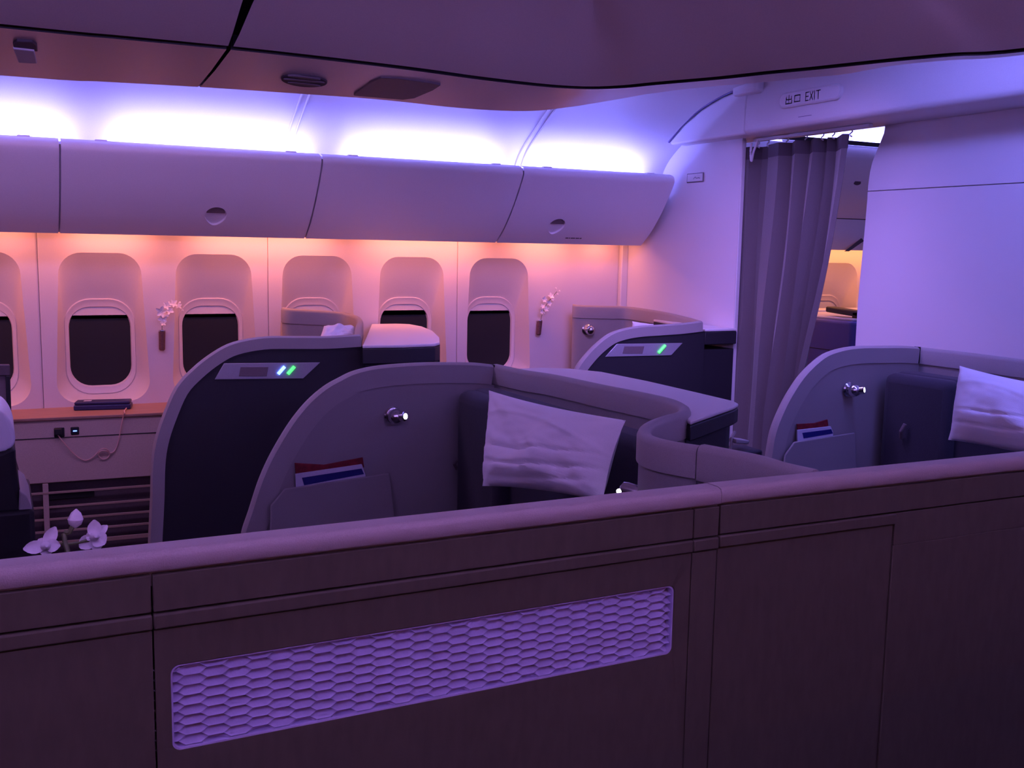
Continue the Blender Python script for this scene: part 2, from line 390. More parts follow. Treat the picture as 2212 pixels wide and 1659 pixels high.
def sample(path, s):
    i = min(int(s), len(path) - 2); return path[i].lerp(path[i + 1], s - i)
XS = 0.53
def ceiling_unit(s0L, s1L, s0M, s1M, n, label, name='ceiling_stowage_unit'):
    L = [sample(Lc, s0L + (s1L - s0L) * i / n) for i in range(n + 1)]
    Mm = [sample(Mc, s0M + (s1M - s0M) * i / n) for i in range(n + 1)]
    nL = side_normals(L); nM = side_normals(Mm)        # left of travel = outward (+Y first, then +X)
    def off(P, N, d, z): return [Vector((p.x + q.x * d, p.y + q.y * d, z)) for p, q in zip(P, N)]
    def offr(d, dz): return [Vector((p.x + q.x * d, p.y + q.y * d, min(p.z + dz, 2.456))) for p, q in zip(L, nL)]
    # slightly smoothed normals
    for _ in range(6):
        nM = [(nM[max(i - 1, 0)] + nM[i] + nM[min(i + 1, n)]).normalized() for i in range(n + 1)]
    nS = list(nM)
    for _ in range(int(3.2 * n)):
        nS = [nS[0]] + [(nS[i - 1] + nS[i] + nS[i + 1]).normalized() for i in range(1, n)] + [nS[n]]
    root = empty(name, (L[0].x, 2.6, 2.0), label, 'ceiling panel', 'ceiling units')
    # lower band, gently bowed
    mid = [a.lerp(b, 0.5) - Vector((0, 0, 0.004)) for a, b in zip(L, Mm)]
    Ml = off(Mm, nM, 0.012, ZM - 0.002)
    MB().loft([L, mid, Ml], False, False).build('lower_panel', 'ceiling_plastic', root, angle=60)
    # recessed joint between the bands, its shade painted black
    MB().loft([Ml, off(Mm, nM, 0.008, ZM + 0.03), off(Mm, nM, -0.012, ZM + 0.03), off(Mm, nM, -0.014, ZM + 0.002)], False, False).build('joint_groove', 'black', root)
    # upper dish rising inward
    rows = [off(Mm, nM, -0.014, ZM + 0.002), off(Mm, nM, -0.08, ZM + 0.020), off(Mm, nS, -0.20, ZM + 0.062), off(Mm, nS, -0.38, ZM + 0.115), off(Mm, nS, -0.62, ZM + 0.175)]
    last = rows[-1]
    sp_ = [Vector((p.x if p.x < 0.2 else 0.2 + 0.8 * (1 - math.exp(-(p.x - 0.2) / 0.8)), min(p.y - 0.02, 1.0 + 0.1 * (p.y - 1.0)), 2.30)) for p in last]
    for t_, z_ in ((0.35, 2.235), (0.7, 2.27), (1.0, 2.285)):
        rows.append([Vector((p.x + (q.x - p.x) * t_, p.y + (q.y - p.y) * t_, z_)) for p, q in zip(last, sp_)])
    rows.append([Vector((p.x, -0.62, 2.285)) for p in sp_])
    MB().loft(rows, False, False).build('upper_panel', 'ceiling_plastic', root, angle=60)
    # outer lip and hidden flank up to the ceiling
    lipw = [0.012 + 0.022 * max(0, min(1, (p.x - 1.35) / 0.2)) for p in L]
    def offv(k, dz): return [Vector((p.x + q.x * w_ * k, p.y + q.y * w_ * k, p.z + dz)) for p, q, w_ in zip(L, nL, lipw)]
    MB().loft([L, offv(0.8, 0.004), offv(1.2, 0.016), offr(0.010, 0.040)], False, False).build('edge_trim', 'ceiling_plastic', root, angle=80)
    MB().loft([offr(0.010, 0.040), offr(-0.03, 0.10), offr(-0.12, 0.24), off(L, nL, -0.2, 2.456)], False, False).build('side_fairing', 'plastic', root, angle=60)
    return root
sL = split_at(Lc, XS); sM = split_at(Mc, XS)
u_a = ceiling_unit(0, sL - 0.06, 0, sM - 0.10, 16, 'dark ceiling panel left of the diagonal ceiling gap, with a latch')
u_b = ceiling_unit(sL + 0.06, len(Lc) - 1, sM + 0.12, len(Mc) - 1, 90, 'long dark curved ceiling panel with round speaker, right of the ceiling gap')
# black backing strip standing in for the shade in the gap
gp = [Vector((XS, 3.02, ZL + 0.03)), Vector((XS, 2.58, ZM + 0.03)), Vector((XS, 2.36, 2.12)), Vector((XS, 1.6, 2.26)), Vector((XS, 0.3, 2.36))]
mb = MB(); mb.loft([[p + Vector((-0.06, 0, 0.03)) for p in gp], [p + Vector((-0.035, 0, 0)) for p in gp], [p + Vector((0.035, 0, 0)) for p in gp], [p + Vector((0.06, 0, 0.03)) for p in gp]], False, False)
mb.build('gap_seal', 'black', u_b)
MB().lathe((XS + 0.005, 3.0, ZL + 0.004), (0, 0, 1), [(0.014, 0), (0.018, 0.01), (0.012, 0.03)], 10).build('hinge_knob', 'plastic', u_b)
def under(x, y):   # height of the lower band at a place
    return ZL + (ZM - ZL) * max(0, min(1, (2.95 - y) / 0.38))
# speaker grille (round) and service panel on the lower band
def decal(pxs, m, name, parent, th=0.004, lift=0.005, bev=0.002):
    pts = []
    for x, y in pxs:
        p = atZ(x, y, 2.0)
        for _ in range(3): p = atZ(x, y, under(p.x, p.y) - lift)
        pts.append(p)
    return MB().prism(pts, (0, 0, th + 0.004)).build(name, m, parent, bevel=bev)
el = [(657 + 50 * cos(a) , 176 + 12.5 * sin(a) + 4 * cos(a)) for a in [2 * pi * i / 28 for i in range(28)]]
g = decal(el, 'grille', 'speaker_grille', u_b)
for q in (-0.5, 0, 0.5):
    e2 = [(657 + 44 * cos(a) * (1 if q == 0 else .8), 176 + 2.0 * sin(a) + q * 14 + 4 * cos(a)) for a in [2 * pi * i / 12 for i in range(12)]]
    decal(e2, 'psu', 'grille_rib', g, 0.001, 0.0075, 0)
sp = decal([(764, 207), (800, 178), (822, 169), (860, 170), (930, 180), (952, 185), (935, 196), (895, 213), (870, 216)], 'psu', 'service_panel', u_b)
lt = decal([(28, 97), (36, 90), (70, 92), (80, 100), (82, 112), (30, 106)], 'grille', 'latch_recess', u_a)
decal([(28, 106), (74, 111), (80, 138), (40, 136)], 'plastic', 'latch_paddle', u_a, 0.003, 0.008, 0.002)

# ================================================================== OVERHEAD BINS (window side)
bprof2 = catmull([(0, 5.05, 1.587), (0, 4.955, 1.66), (0, 4.86, 1.76), (0, 4.785, 1.86), (0, 4.742, 1.925), (0, 4.738, 1.950), (0, 4.750, 1.970), (0, 4.785, 1.982)], 4)
blen = [0]
for a, b in zip(bprof2, bprof2[1:]): blen.append(blen[-1] + (b - a).length)
BL = blen[-1]
def bmap(x, s, d=0):
    s = max(0, min(BL, s))
    for i in range(len(blen) - 1):
        if s <= blen[i + 1] + 1e-9:
            t = (s - blen[i]) / (blen[i + 1] - blen[i]); p = bprof2[i].lerp(bprof2[i + 1], t)
            tg = (bprof2[min(i + 1, len(bprof2) - 1)] - bprof2[i]).normalized(); break
    n = Vector((0, tg.z, -tg.y))     # into the bin
    return Vector((x, p.y + n.y * d, p.z + n.z * d))
def overhead_bin(x0, x1, latch_x, label, placard=None, group='overhead bins along the window side'):
    root = empty('overhead_bin', ((x0 + x1) / 2, 5.0, 1.6), label, 'overhead bin', group)
    g = 0.004; a, b = x0 + g, x1 - g
    mb = MB()
    K = 70
    def strip(xa, xb, s0, s1, k=K):
        mb.loft([[bmap(xa + (xb - xa) * i, s0 + (s1 - s0) * j / k) for j in range(k + 1)] for i in (0, 0.004 / (xb - xa), 1 - 0.004 / (xb - xa), 1)], False, False)
    if latch_x is None:
        strip(a, b, 0, BL)
    else:
        ls = 0.155; hw = 0.085
        strip(a, latch_x - hw, 0, BL); strip(latch_x + hw, b, 0, BL)
        strip(latch_x - hw, latch_x + hw, ls + hw, BL); strip(latch_x - hw, latch_x + hw, 0, ls - hw)
        circ = lambda r: [(latch_x + r * cos(2 * pi * i / 64), ls + r * sin(2 * pi * i / 64)) for i in range(64)]
        drop = lambda r, k: [(latch_x + r * cos(t), ls + (r * sin(t) if sin(t) > 0 else r * sin(t) * (1 + k * abs(sin(t)) ** 3))) for t in [2 * pi * i / 64 for i in range(64)]]
        c0 = drop(0.050, 0.35)
        def sq(t):
            m_ = max(abs(cos(t)), abs(sin(t))); return (latch_x + (hw + .0006) * cos(t) / m_, ls + (hw + .0006) * sin(t) / m_)
        rr = [sq(2 * pi * i / 64) for i in range(64)]
        rings = [[bmap(*p) for p in lerp_ring(rr, c0, q_)] for q_ in (0, .15, .3, .45, .6, .75, .9, 1)]
        mb.loft(rings, True, False)
        dish = MB()
        dr = [(c0, 0), (drop(0.0495, .35), 0.016), (drop(0.044, .32), 0.030), (drop(0.030, .3), 0.040), (drop(0.010, .3), 0.044)]
        dish.loft([[bmap(p[0], p[1], d) for p in r_] for r_, d in dr], True, False)
        cen = [bmap(p[0], p[1], 0.044) for p in drop(0.010, .3)]
        dish.add(cen, [tuple(range(64))])
        dish.build('latch_cup', 'bin_plastic', root, angle=50)
        # dark plate standing in for shade in the cup's upper half
        pad = [(latch_x + r * cos(t), ls + 0.008 + r * sin(t) * 0.86) for t, r in [(pi * i / 12, 0.043) for i in range(13)]]
        pad2 = [bmap(p[0], p[1], 0.006) for p in pad]; pad3 = [bmap(p[0], p[1], 0.012) for p in pad]
        MB().loft([pad2, pad3], True, True).build('latch_paddle', 'psu', root, bevel=0.001)
    mb.build('bin_door', 'bin_plastic', root, angle=40)
    # carcass behind the door
    body = [(5.055, 1.592), (4.96, 1.67), (4.865, 1.77), (4.785, 1.88), (4.745, 1.955), (4.78, 1.97), (4.80, 1.90), (4.96, 1.86), (5.10, 1.66), (5.10, 1.60)]
    MB().prism([(x0 + 0.0005, y, z) for y, z in body], (x1 - x0 - 0.001, 0, 0)).build('bin_body', 'bin_plastic', root)
    # low bumps on the top edge
    for xa in (x0 + 0.14, x1 - 0.16):
        c = bmap(xa, BL); MB().box((xa, c.y - 0.008, c.z - 0.004), (xa + 0.05, c.y + 0.02, c.z + 0.004)).build('edge_bumper', 'bin_plastic', root, bevel=0.003)
    if placard:
        for j, (u0, u1) in enumerate(((0, .018), (.022, .03), (.034, .062), (.066, .088), (.092, .104))):
            p0 = bmap(placard + u0, 0.052, -0.0006); p1 = bmap(placard + u1, 0.052, -0.0006); q1 = bmap(placard + u1, 0.061, -0.0006); q0 = bmap(placard + u0, 0.061, -0.0006)
            MB().prism([p0, p1, q1, q0], (0, 0.001, 0.0005)).build('placard_mark', 'grille', root)
    return root
overhead_bin(-1.0, 0.267, None, 'overhead bin door at the left edge, cut by the frame')
overhead_bin(0.267, 1.39, 0.935, 'widest overhead bin with round latch, second from the left')
overhead_bin(1.39, 2.45, None, 'overhead bin door without a latch, between the two latched ones')
overhead_bin(2.45, 3.40, 2.76, 'last overhead bin before the bulkhead, with latch and tiny placard', placard=2.86)
overhead_bin(-2.3, -1.0, None, 'overhead bin beyond the left edge of the picture')

# ================================================================== SIGNS
def bars(specs, o, ux, uz, m, name, parent, th=0.002, w=0.004):
    """strokes in a plane: list of ((u0,v0),(u1,v1)); o origin, ux/uz unit vectors"""
    mb = MB(); nrm = Vector(ux).cross(Vector(uz)).normalized()
    for a, b in specs:
        a = Vector(a); b = Vector(b); t = (b - a).normalized(); n = Vector((-t.y, t.x)) * w / 2
        e = t * w / 2
        q = [a - e + n, b + e + n, b + e - n, a - e - n]
        P = [Vector(o) + Vector(ux) * p.x + Vector(uz) * p.y for p in q]
        mb.prism(P, nrm * th)
    return mb.build(name, m, parent, smooth=False)
p0 = atX(1690, 207, XH); p1 = atX(1818, 183, XH)
sg = empty('exit_sign', (XH, 3.65, 2.27), 'long white exit sign with dark Chinese and English lettering on the ceiling beam', 'sign')
ring_o = superring(0, 0, 0.20, -0.036, 0.036, 0.034, 0.034, 64)
cyx, czx = (p0.y + p1.y) / 2, 2.266
def sgm(p, d): return (XH - d + 0.0, cyx - p[0], czx + p[1])
def shr(r, k): return [(p[0] * (1 - k / 0.20), p[1] * (1 - k / 0.036)) for p in r]
MB().loft([[sgm(p, -0.01) for p in ring_o], [sgm(p, 0.008) for p in ring_o], [sgm(p, 0.012) for p in shr(ring_o, 0.004)]], True, True).build('sign_body', 'plastic', sg, angle=50)
MB().loft([[sgm(p, 0.011) for p in shr(ring_o, 0.007)], [sgm(p, 0.0135) for p in shr(ring_o, 0.008)]], True, True).build('sign_face', 'bulkhead_laminate', sg, angle=50)
ux = (0, -1, 0); uz = (0, 0, 1)
H = 0.036
def chars(o0):
    out = []
    # chu
    c = [((0, .018), (0, .030)), ((.034, .018), (.034, .030)), ((0, .018), (.034, .018)), ((.017, 0), (.017, .037)), ((-.003, 0), (-.003, .012)), ((.037, 0), (.037, .012)), ((-.003, 0), (.037, 0))]
    out += c
    k = .055
    out += [((k, 0.003), (k, .031)), ((k + .036, 0.003), (k + .036, .031)), ((k, .003), (k + .036, .003)), ((k, .031), (k + .036, .031))]
    k = .128
    out += [((k, 0), (k, .036)), ((k, 0), (k + .018, 0)), ((k, .018), (k + .016, .018)), ((k, .036), (k + .018, .036))]
    k = .154
    out += [((k, 0), (k + .020, .036)), ((k + .020, 0), (k, .036))]
    k = .184
    out += [((k, 0), (k, .036))]
    k = .196
    out += [((k, .036), (k + .024, .036)), ((k + .012, 0), (k + .012, .036))]
    return out
bars(chars(0), (XH - 0.0135, cyx + 0.145, czx - 0.018), ux, uz, 'ink', 'sign_lettering', sg, th=-0.001, w=0.0048)
q = atX(1725, 253, XH)
pl = bars([((0, 0), (.085, 0)), ((0.008, -.009), (.07, -.009))], (XH - 0.0015, q.y, q.z), ux, uz, 'ink', 'beam_placard', None, th=-0.0008, w=0.0022)
tag(pl, 'tiny two-line marking on the beam under the exit sign', 'label')
# bulkhead placard
q = atX(1503, 384, XB)
pc = empty('wall_placard', q, 'small framed white placard on the bulkhead beside the last overhead bin', 'sign')
MB().box((XB - 0.006, q.y - 0.075, q.z - 0.026), (XB, q.y + 0.075, q.z + 0.026)).build('placard_frame', 'psu', pc, bevel=0.003)
MB().box((XB - 0.008, q.y - 0.068, q.z - 0.020), (XB - 0.004, q.y + 0.068, q.z + 0.020)).build('placard_face', 'plastic', pc, bevel=0.002)
bars([((0, 0), (.014, .010)), ((.014, .010), (.026, .002)), ((.030, .002), (.046, .004)), ((.046, .004), (.056, .001))], (XB - 0.008, q.y + 0.01, q.z - 0.006), ux, uz, 'ink', 'placard_mark', pc, th=-0.0008, w=0.004)
# small domed fixture on the beam
q = atX(1618, 196, XH)
fx = empty('ceiling_fixture', q, 'smooth white rounded fixture on the ceiling beam left of the exit sign', 'fixture')
rr = superring(0, 0, 0.095, -0.02, 0.05, 0.018, 0.018, 64)
MB().loft([[(XH - d, q.y - p[0] * s, q.z + p[1] * s) for p in rr] for d, s in ((-0.01, 1), (0.02, 1), (0.03, .9), (0.034, .7))], True, True).build('fixture_cover', 'plastic', fx, angle=60)

# ================================================================== CURTAIN
def curtain():
    root = empty('curtain', (3.5, 3.9, 0), 'dark grey pleated curtain drawn to the side in the doorway', 'curtain')
    # (y, x) saw-tooth: wide faces come forward to the right, narrow returns recede
    top = [(4.275, 3.480), (4.205, 3.478), (4.17, 3.53), (4.12, 3.525), (4.075, 3.48), (3.955, 3.445), (3.930, 3.515), (3.83, 3.445), (3.805, 3.515), (3.72, 3.448), (3.70, 3.52), (3.655, 3.47), (3.64, 3.52), (3.515, 3.435), (3.50, 3.455)]
    bot = [(4.275, 3.480), (4.225, 3.478), (4.19, 3.53), (4.16, 3.525), (4.12, 3.48), (4.05, 3.445), (4.02, 3.51), (3.965, 3.448), (3.94, 3.51), (3.885, 3.448), (3.86, 3.52), (3.82, 3.47), (3.80, 3.52), (3.79, 3.44), (3.77, 3.455)]
    def row(z):
        t = max(0, min(1, (2.1 - z) / 1.5)); t = 0.45 * t * t * (3 - 2 * t) + 0.55 * t
        t2 = t ** 1.1
        return [Vector((a[1] * (1 - t2) + b[1] * t2 + 0.006 * sin(5 * z + i), a[0] * (1 - t2) + b[0] * t2 + 0.006 * t * sin(3.1 * z + 1.7 * i), z)) for i, (a, b) in enumerate(zip(top, bot))]
    def dense(r, k=3):
        out = []
        for a, b in zip(r, r[1:]): out += [a.lerp(b, j / k) for j in range(k)]
        return out + [r[-1]]
    def cl(z0, z1, n, off=0):
        rows = [dense(row(z0 + (z1 - z0) * i / n)) for i in range(n + 1)]
        front = [[p + Vector((-off, 0, 0)) for p in r] for r in rows]
        back = [[p + Vector((0.004 + off, 0.002, 0)) for p in r] for r in rows]
        mb = MB(); n0 = len(rows[0])
        mb.loft([f + b[::-1] for f, b in zip(front, back)], True, True)
        return mb
    cl(0.03, 2.035, 40).build('curtain_fabric', 'curtain', root, angle=22)
    cl(2.03, 2.093, 2, 0.002).build('curtain_header', 'curtain_hem', root, angle=22)
    return root
cur = curtain()
rl = empty('curtain_rail', (3.5, 3.85, 2.12), 'slim white curtain track under the beam above the curtain', 'curtain rail')
MB().box((3.488, 3.42, 2.118), (3.512, 4.20, 2.134)).build('track', 'plastic', rl, bevel=0.002)
for y in (4.16, 4.09, 3.95, 3.82, 3.71, 3.64, 3.53):
    MB().tube([(3.50, y, 2.12), (3.50, y, 2.108), (3.492, y + 0.006, 2.098), (3.488, y, 2.090), (3.496, y - 0.005, 2.085)], 0.0035, 6).build('curtain_hook', 'plastic', rl)
q = atX(1628, 335, 3.46)
tb = MB().tube(catmull([q + Vector((0, 0.02, 0.06)), q + Vector((-.01, 0.012, 0.01)), q + Vector((-.012, 0, -.03)), q + Vector((-.01, -.012, 0.02)), q + Vector((0, -.03, .07))], 5), 0.006, 8).build('curtain_tieback', 'plastic', None)
tag(tb, 'small white looped tie hanging at the top left of the curtain', 'tieback')

# ================================================================== reading lamp
def reading_lamp(p, aim, parent, s=1.2, lit=True):
    p = Vector(p)
    root = MB().lathe(p, (0, -1, 0), [(0.024 * s, 0), (0.026 * s, 0.004), (0.022 * s, 0.010), (0.012 * s, 0.013)], 20).build('reading_lamp', 'chrome', parent)
    tag(root, 'round chrome reading lamp')
    c = p + Vector((0, -0.026 * s, 0))
    n = 14
    MB().lathe(c - Vector((0, 0.022 * s, 0)), (0, 1, 0), [(0.022 * s * sin(pi * i / n), 0.022 * s * (1 - cos(pi * i / n))) for i in range(n + 1)], 20).build('lamp_ball', 'chrome', root)
    a = Vector(aim).normalized()
    MB().lathe(c + a * 0.012 * s, a, [(0.013 * s, 0), (0.014 * s, 0.018 * s), (0.011 * s, 0.020 * s)], 14).build('lamp_snoot', 'chrome', root)
    MB().lathe(c + a * 0.030 * s, a, [(0.0085 * s, 0), (0.0085 * s, 0.004 * s)], 12).build('lamp_lens', 'led_white' if lit else 'silver', root)
    return root

# ================================================================== CENTRE SUITES
YS = 3.2
def arc_panel(parent, outer_px, Y, xr, zlow, t_panel, t_rim, rim_w, m_panel, m_rim, extra=None, ends=True):
    pts = [atY(x, y, Y) for x, y in outer_px]
    P = [(p.x, p.z) for p in pts]
    P = [(v.x, v.y) for v in catmull([(a, b, 0) for a, b in P], 4)]
    P = [(P[0][0] - 0.02, zlow)] + P
    inn = inset2d(P, rim_w)
    inn[0] = (P[0][0] + rim_w, zlow)
    sgn = 1
    # side panel fills inside of the rim
    zr = inn[-1][1]
    poly = [(a, Y + (t_rim - t_panel) / 2, b) for a, b in inn] + [(xr, Y + (t_rim - t_panel) / 2, zr), (xr, Y + (t_rim - t_panel) / 2, zlow)]
    MB().prism(poly, (0, t_panel, 0)).build('side_panel', m_panel, parent)
    mb = MB()
    rings = []
    for (a, b), (c, d) in zip(P, inn):
        e = 0.18
        ux_, uz_ = c - a, d - b
        y0, y1 = Y, Y + t_rim
        r = 0.22
        rings.append([Vector((a + ux_ * r * .5, y0, b + uz_ * r * .5)), Vector((a, y0 + t_rim * .3, b)), Vector((a, y1 - t_rim * .3, b)), Vector((a + ux_ * r * .5, y1, b + uz_ * r * .5)), Vector((c, y1, d)), Vector((c, y0, d))])
    mb.loft(rings, True, True).build('side_rim', m_rim, parent, angle=45)
    return P, inn
arc1 = [(522,1175),(527,1146),(541,1105),(560,1046),(581,997),(608,948),(636,905),(668,867),(703,837),(736,818),(771,802),(825,791),(907,785),(975,784),(1030,785),(1068,789)]
arc2 = [(1655,1040),(1664,990),(1674,934),(1693,885),(1715,844),(1742,806),(1780,771),(1815,756),(1856,749),(1910,748),(1955,748),(1988,750)]
def centre_suite(arc, rail, rail2, label, X0, lamp, pocket, back_x, counter=None, YS=YS):
    root = empty('centre_suite_shell', (X0, 3.2, 0), label, 'seat shell', 'centre seat shells')
    P, inn = arc_panel(root, arc, YS, back_x, 0.0, 0.03, 0.042, 0.070, 'shell_panel', 'shell_grey')
    MB().box((P[-1][0] - 0.0015, YS - 0.001, P[-1][1] - 0.068), (P[-1][0] + 0.0015, YS + 0.03, P[-1][1] + 0.001)).build('rim_joint', 'black', root)
    path = catmull(rail, 5)
    ribbon(path, 0.034, 0.068).build('back_rail', 'shell_grey', root, angle=50)
    ribbon([p - Vector((0, 0, 0.066)) for p in path], 0.022, 0, 0.0, 0.05).build('back_panel', 'shell_panel', root, angle=50)
    if rail2:
        path = catmull(rail2, 5)
        ribbon(path, 0.036, 0.075).build('divider_rail', 'shell_grey', root, angle=50)
        ribbon([p - Vector((0, 0, 0.07)) for p in path], 0.022, 0, 0.0, 0.05).build('divider_panel', 'shell_panel', root, angle=50)
    reading_lamp(lamp, (0.55, -0.8, 0.12), root)
    # literature pocket: a slightly proud panel open along its slanting top
    a, b, c, d = pocket
    poly = [a, b, Vector((b.x + 0.02, b.y, b.z - 0.14)), Vector((b.x - 0.01, b.y, 0.35)), Vector((a.x - 0.06, a.y, 0.35)), Vector((a.x - 0.045, a.y, a.z - 0.05))]
    MB().prism([Vector((p.x, YS - 0.030, p.z)) for p in poly], (0, 0.008, 0)).build('literature_pocket', 'shell_panel', root, bevel=0.005)
    MB().prism([Vector((p.x, YS - 0.022, p.z - 0.012)) for p in poly], (0, 0.024, 0)).build('pocket_lining', 'shell_panel', root) if False else None
    if counter:
        top = [Vector(p) for p in counter]
        MB().prism([Vector((p.x, p.y, 1.118)) for p in top], (0, 0, 0.012)).build('counter_top', 'counter', root, bevel=0.004)
        c0 = sum(top, Vector()) / len(top)
        low = [c0 + (p - c0) * 0.93 for p in top]
        MB().prism([Vector((p.x, p.y, 1.075)) for p in top], (0, 0, 0.042)).build('counter_edge', 'dark_panel', root, bevel=0.004)
        MB().prism([Vector((p.x, p.y, 0.0)) for p in low], (0, 0, 1.076)).build('console_body', 'dark_panel', root)
    return root
r1 = [atY(1070, 790, YS + 0.02)]
r1[0].z = 1.148
for x, y in ((1130,799),(1200,810),(1300,831),(1368,844),(1430,857),(1462,867),(1479,879),(1468,890),(1436,899),(1406,911),(1392,925),(1402,940),(1447,953),(1512,963)): r1.append(atZ(x, y, 1.148))
r1b = [atZ(x, y, 1.152) for x, y in ((1518,960),(1570,970),(1640,984),(1695,1000))]
r1b.append(Vector((r1b[-1].x + 0.012, 1.41, 1.152)))
cnt = [atZ(x, y, 1.13) for x, y in ((1122,796),(1170,794),(1230,796),(1300,803),(1400,823),(1500,846),(1585,866),(1595,871),(1585,877),(1492,909),(1484,905),(1488,885),(1466,869),(1436,860),(1368,847),(1300,833),(1200,812))]
Yp = YS - 0.0
s1 = centre_suite(arc1, r1, r1b, 'nearer centre seat shell with arched side, S-shaped rail and pale counter', 1.2,
                  (atY(848, 897, YS - 0.0)), (atY(610, 1052, YS), atY(835, 1018, YS), None, None), 1.56, cnt)
YS2 = 3.04
a_ = atY(1986, 750, YS2 + 0.02); zr2 = a_.z
r2 = [a_] + [atZ(x, y, zr2) for x, y in ((2040,756),(2110,764),(2212,777))]
e = r2[-1]
r2 += [Vector((e.x + 0.02, 2.2, zr2)), Vector((e.x - 0.02, 2.0, zr2)), Vector((e.x - 0.14, 1.88, zr2)), Vector((e.x - 0.22, 1.7, zr2)), Vector((e.x - 0.2, 1.42, zr2))]
s2 = centre_suite(arc2, r2, None, 'farther centre seat shell with arched side, right edge, before the pale bulkhead', 3.0,
                  (atY(1833, 841, YS2)), (atY(1705, 952, YS2), atY(1835, 932, YS2), None, None), r2[0].x - 0.01, None, YS2)
# near-side lamp and clasp low beside the pillow
q = Vector((1.285, 1.93, 1.005))
root = MB().lathe(q, (-0.5, 0.8, 0.1), [(0.016, -0.03), (0.018, 0), (0.016, 0.012), (0.008, 0.018)], 14).build('side_lamp', 'chrome', s1)
MB().lathe(q + Vector((-0.012, 0.010, -0.004)), (-0.9, -0.5, 0.1), [(0.006, 0), (0.006, 0.012)], 10).build('lamp_lens', 'led_white', root)
MB().tube([q + Vector((0.03, -0.02, -.02)), q + Vector((0.036, -0.05, 0.0)), q + Vector((0.04, -0.06, 0.022))], 0.005, 8).build('side_latch', 'chrome', s1)

# ---- seats
def rbox(x0, y0, z0, x1, y1, z1, name, m, parent, r=0.02, seg=3):
    return MB().box((x0, y0, z0), (x1, y1, z1)).build(name, m, parent, bevel=r, seg=seg)
def centre_seat(xb, y0, y1, zt, label, wing=0.10):
    root = empty('cabin_seat', (xb, (y0 + y1) / 2, 0), label, 'seat', 'centre seats')
    rbox(xb, y0, 0.40, xb + 0.12, y1, zt, 'backrest', 'seat_fabric', root, 0.03)
    rbox(xb - 0.045, y1 - 0.33, 0.42, xb + 0.05, y1 + 0.005, zt - 0.005, 'headrest_wing', 'seat_fabric', root, 0.035, 4)
    rbox(xb - 0.62, y0, 0.30, xb + 0.01, y1, 0.46, 'seat_cushion', 'seat_fabric', root, 0.04)
    rbox(xb - 0.60, y0 + 0.03, 0.02, xb, y1 - 0.03, 0.30, 'seat_base', 'dark_panel', root, 0.01)
    rbox(xb - 0.55, y1 - 0.02, 0.40, xb - 0.06, y1 + 0.02, 0.64, 'armrest', 'shell_panel', root, 0.015)
    return root
seat1 = centre_seat(1.43, 2.02, 3.15, 1.078, 'dark seat inside the nearer centre shell, behind its white pillow')
b = s1
p = atX(990, 1000, 1.40)
mb = MB().tube([p + Vector((-.005, .0, -.02)), p + Vector((-.02, -.01, 0)), p + Vector((-.012, -.03, .02))], 0.006, 8)
mb.build('belt_clip', 'psu', seat1)
seat2 = centre_seat(3.27, 2.0, YS2 - 0.04, 1.085, 'dark seat inside the farther centre shell, at the right edge')
p = atX(1950, 930, 3.22)
MB().tube([p + Vector((-.005, .0, -.03)), p + Vector((-.02, -.01, 0)), p + Vector((-.012, -.02, .03))], 0.008, 8).build('belt_clip', 'psu', seat2)

# ---- pillows
def pillow(TL, TR, BR, BL, T, label, seed=0, name='pillow', group='white pillows', wr=1.0, N=44):
    TL, TR, BR, BL = map(Vector, (TL, TR, BR, BL))
    nrm = (TR - TL).cross(BL - TL).normalized()
    if nrm.dot(EYE - TL) < 0: nrm = -nrm
    mb = MB(); V = []; Fc = []
    def pt(u, v, s):
        # inward bow of the edges, corners stay pointed
        bow = 0.045
        uu = u * (1 - bow * (1 - v * v)); vv = v * (1 - bow * 1.5 * (1 - u * u))
        a = (uu + 1) / 2; b = (vv + 1) / 2
        p = TL.lerp(TR, a).lerp(BL.lerp(BR, a), b)
        h = max(0, (1 - abs(u) ** 2.6)) ** 0.62 * max(0, (1 - abs(v) ** 2.6)) ** 0.62
        w_ = 0
        if s > 0:
            e = max(abs(u), abs(v))
            q = Vector((u * 1.6 + seed, v * 1.3, seed * 0.37))
            w_ = 0.5 * noise.noise(q * 1.3) + 0.10 * noise.noise(q * 4)
            # long sagging folds
            for c0, am, k in ((0.15, .20, .22), (0.50, .26, .30), (0.78, .22, .25)):
                d = v - (c0 + k * 0.6 * (1 - u * u) - 0.35 * k - 0.12 * u)
                w_ -= am * math.exp(-(d / 0.035) ** 2) * (0.4 + 0.6 * max(0, 1 - u * u))
            # radial creases at the corners
            for cu, cv in ((-1, -1), (1, -1), (1, 1), (-1, 1)):
                du, dv = u - cu, v - cv; rr_ = sqrt(du * du + dv * dv)
                w_ += 0.16 * sin(9 * math.atan2(dv, du) + seed) * math.exp(-rr_ * 1.8)
            d = (v + 0.62) - 0.35 * (u + 0.3) ** 2
            w_ += 0.12 * math.exp(-(d / 0.05) ** 2)
        return p + nrm * (s * T * h * (1 + w_ * 0.9 * wr))
    for s in (1, -1):
        rows = [[pt(-1 + 2 * i / N, -1 + 2 * j / N, s) for i in range(N + 1)] for j in range(N + 1)]
        mb.loft(rows, False, False)
    o = mb.build(name, 'linen', None, angle=70)
    tag(o, label, 'pillow', group)
    return o
pillow(atX(1056,843,1.31), atX(1352,908,1.36), atX(1303,1082,1.27), atX(1042,1050,1.20), 0.065, 'large creased white pillow on the nearer centre seat', 1.3)
pillow(atX(2073,790,3.13), atX(2330,842,3.09), atX(2330,1010,3.0), atX(2048,950,3.02), 0.085, 'white pillow cut by the right edge, on the farther centre seat', 4.2, wr=0.4)
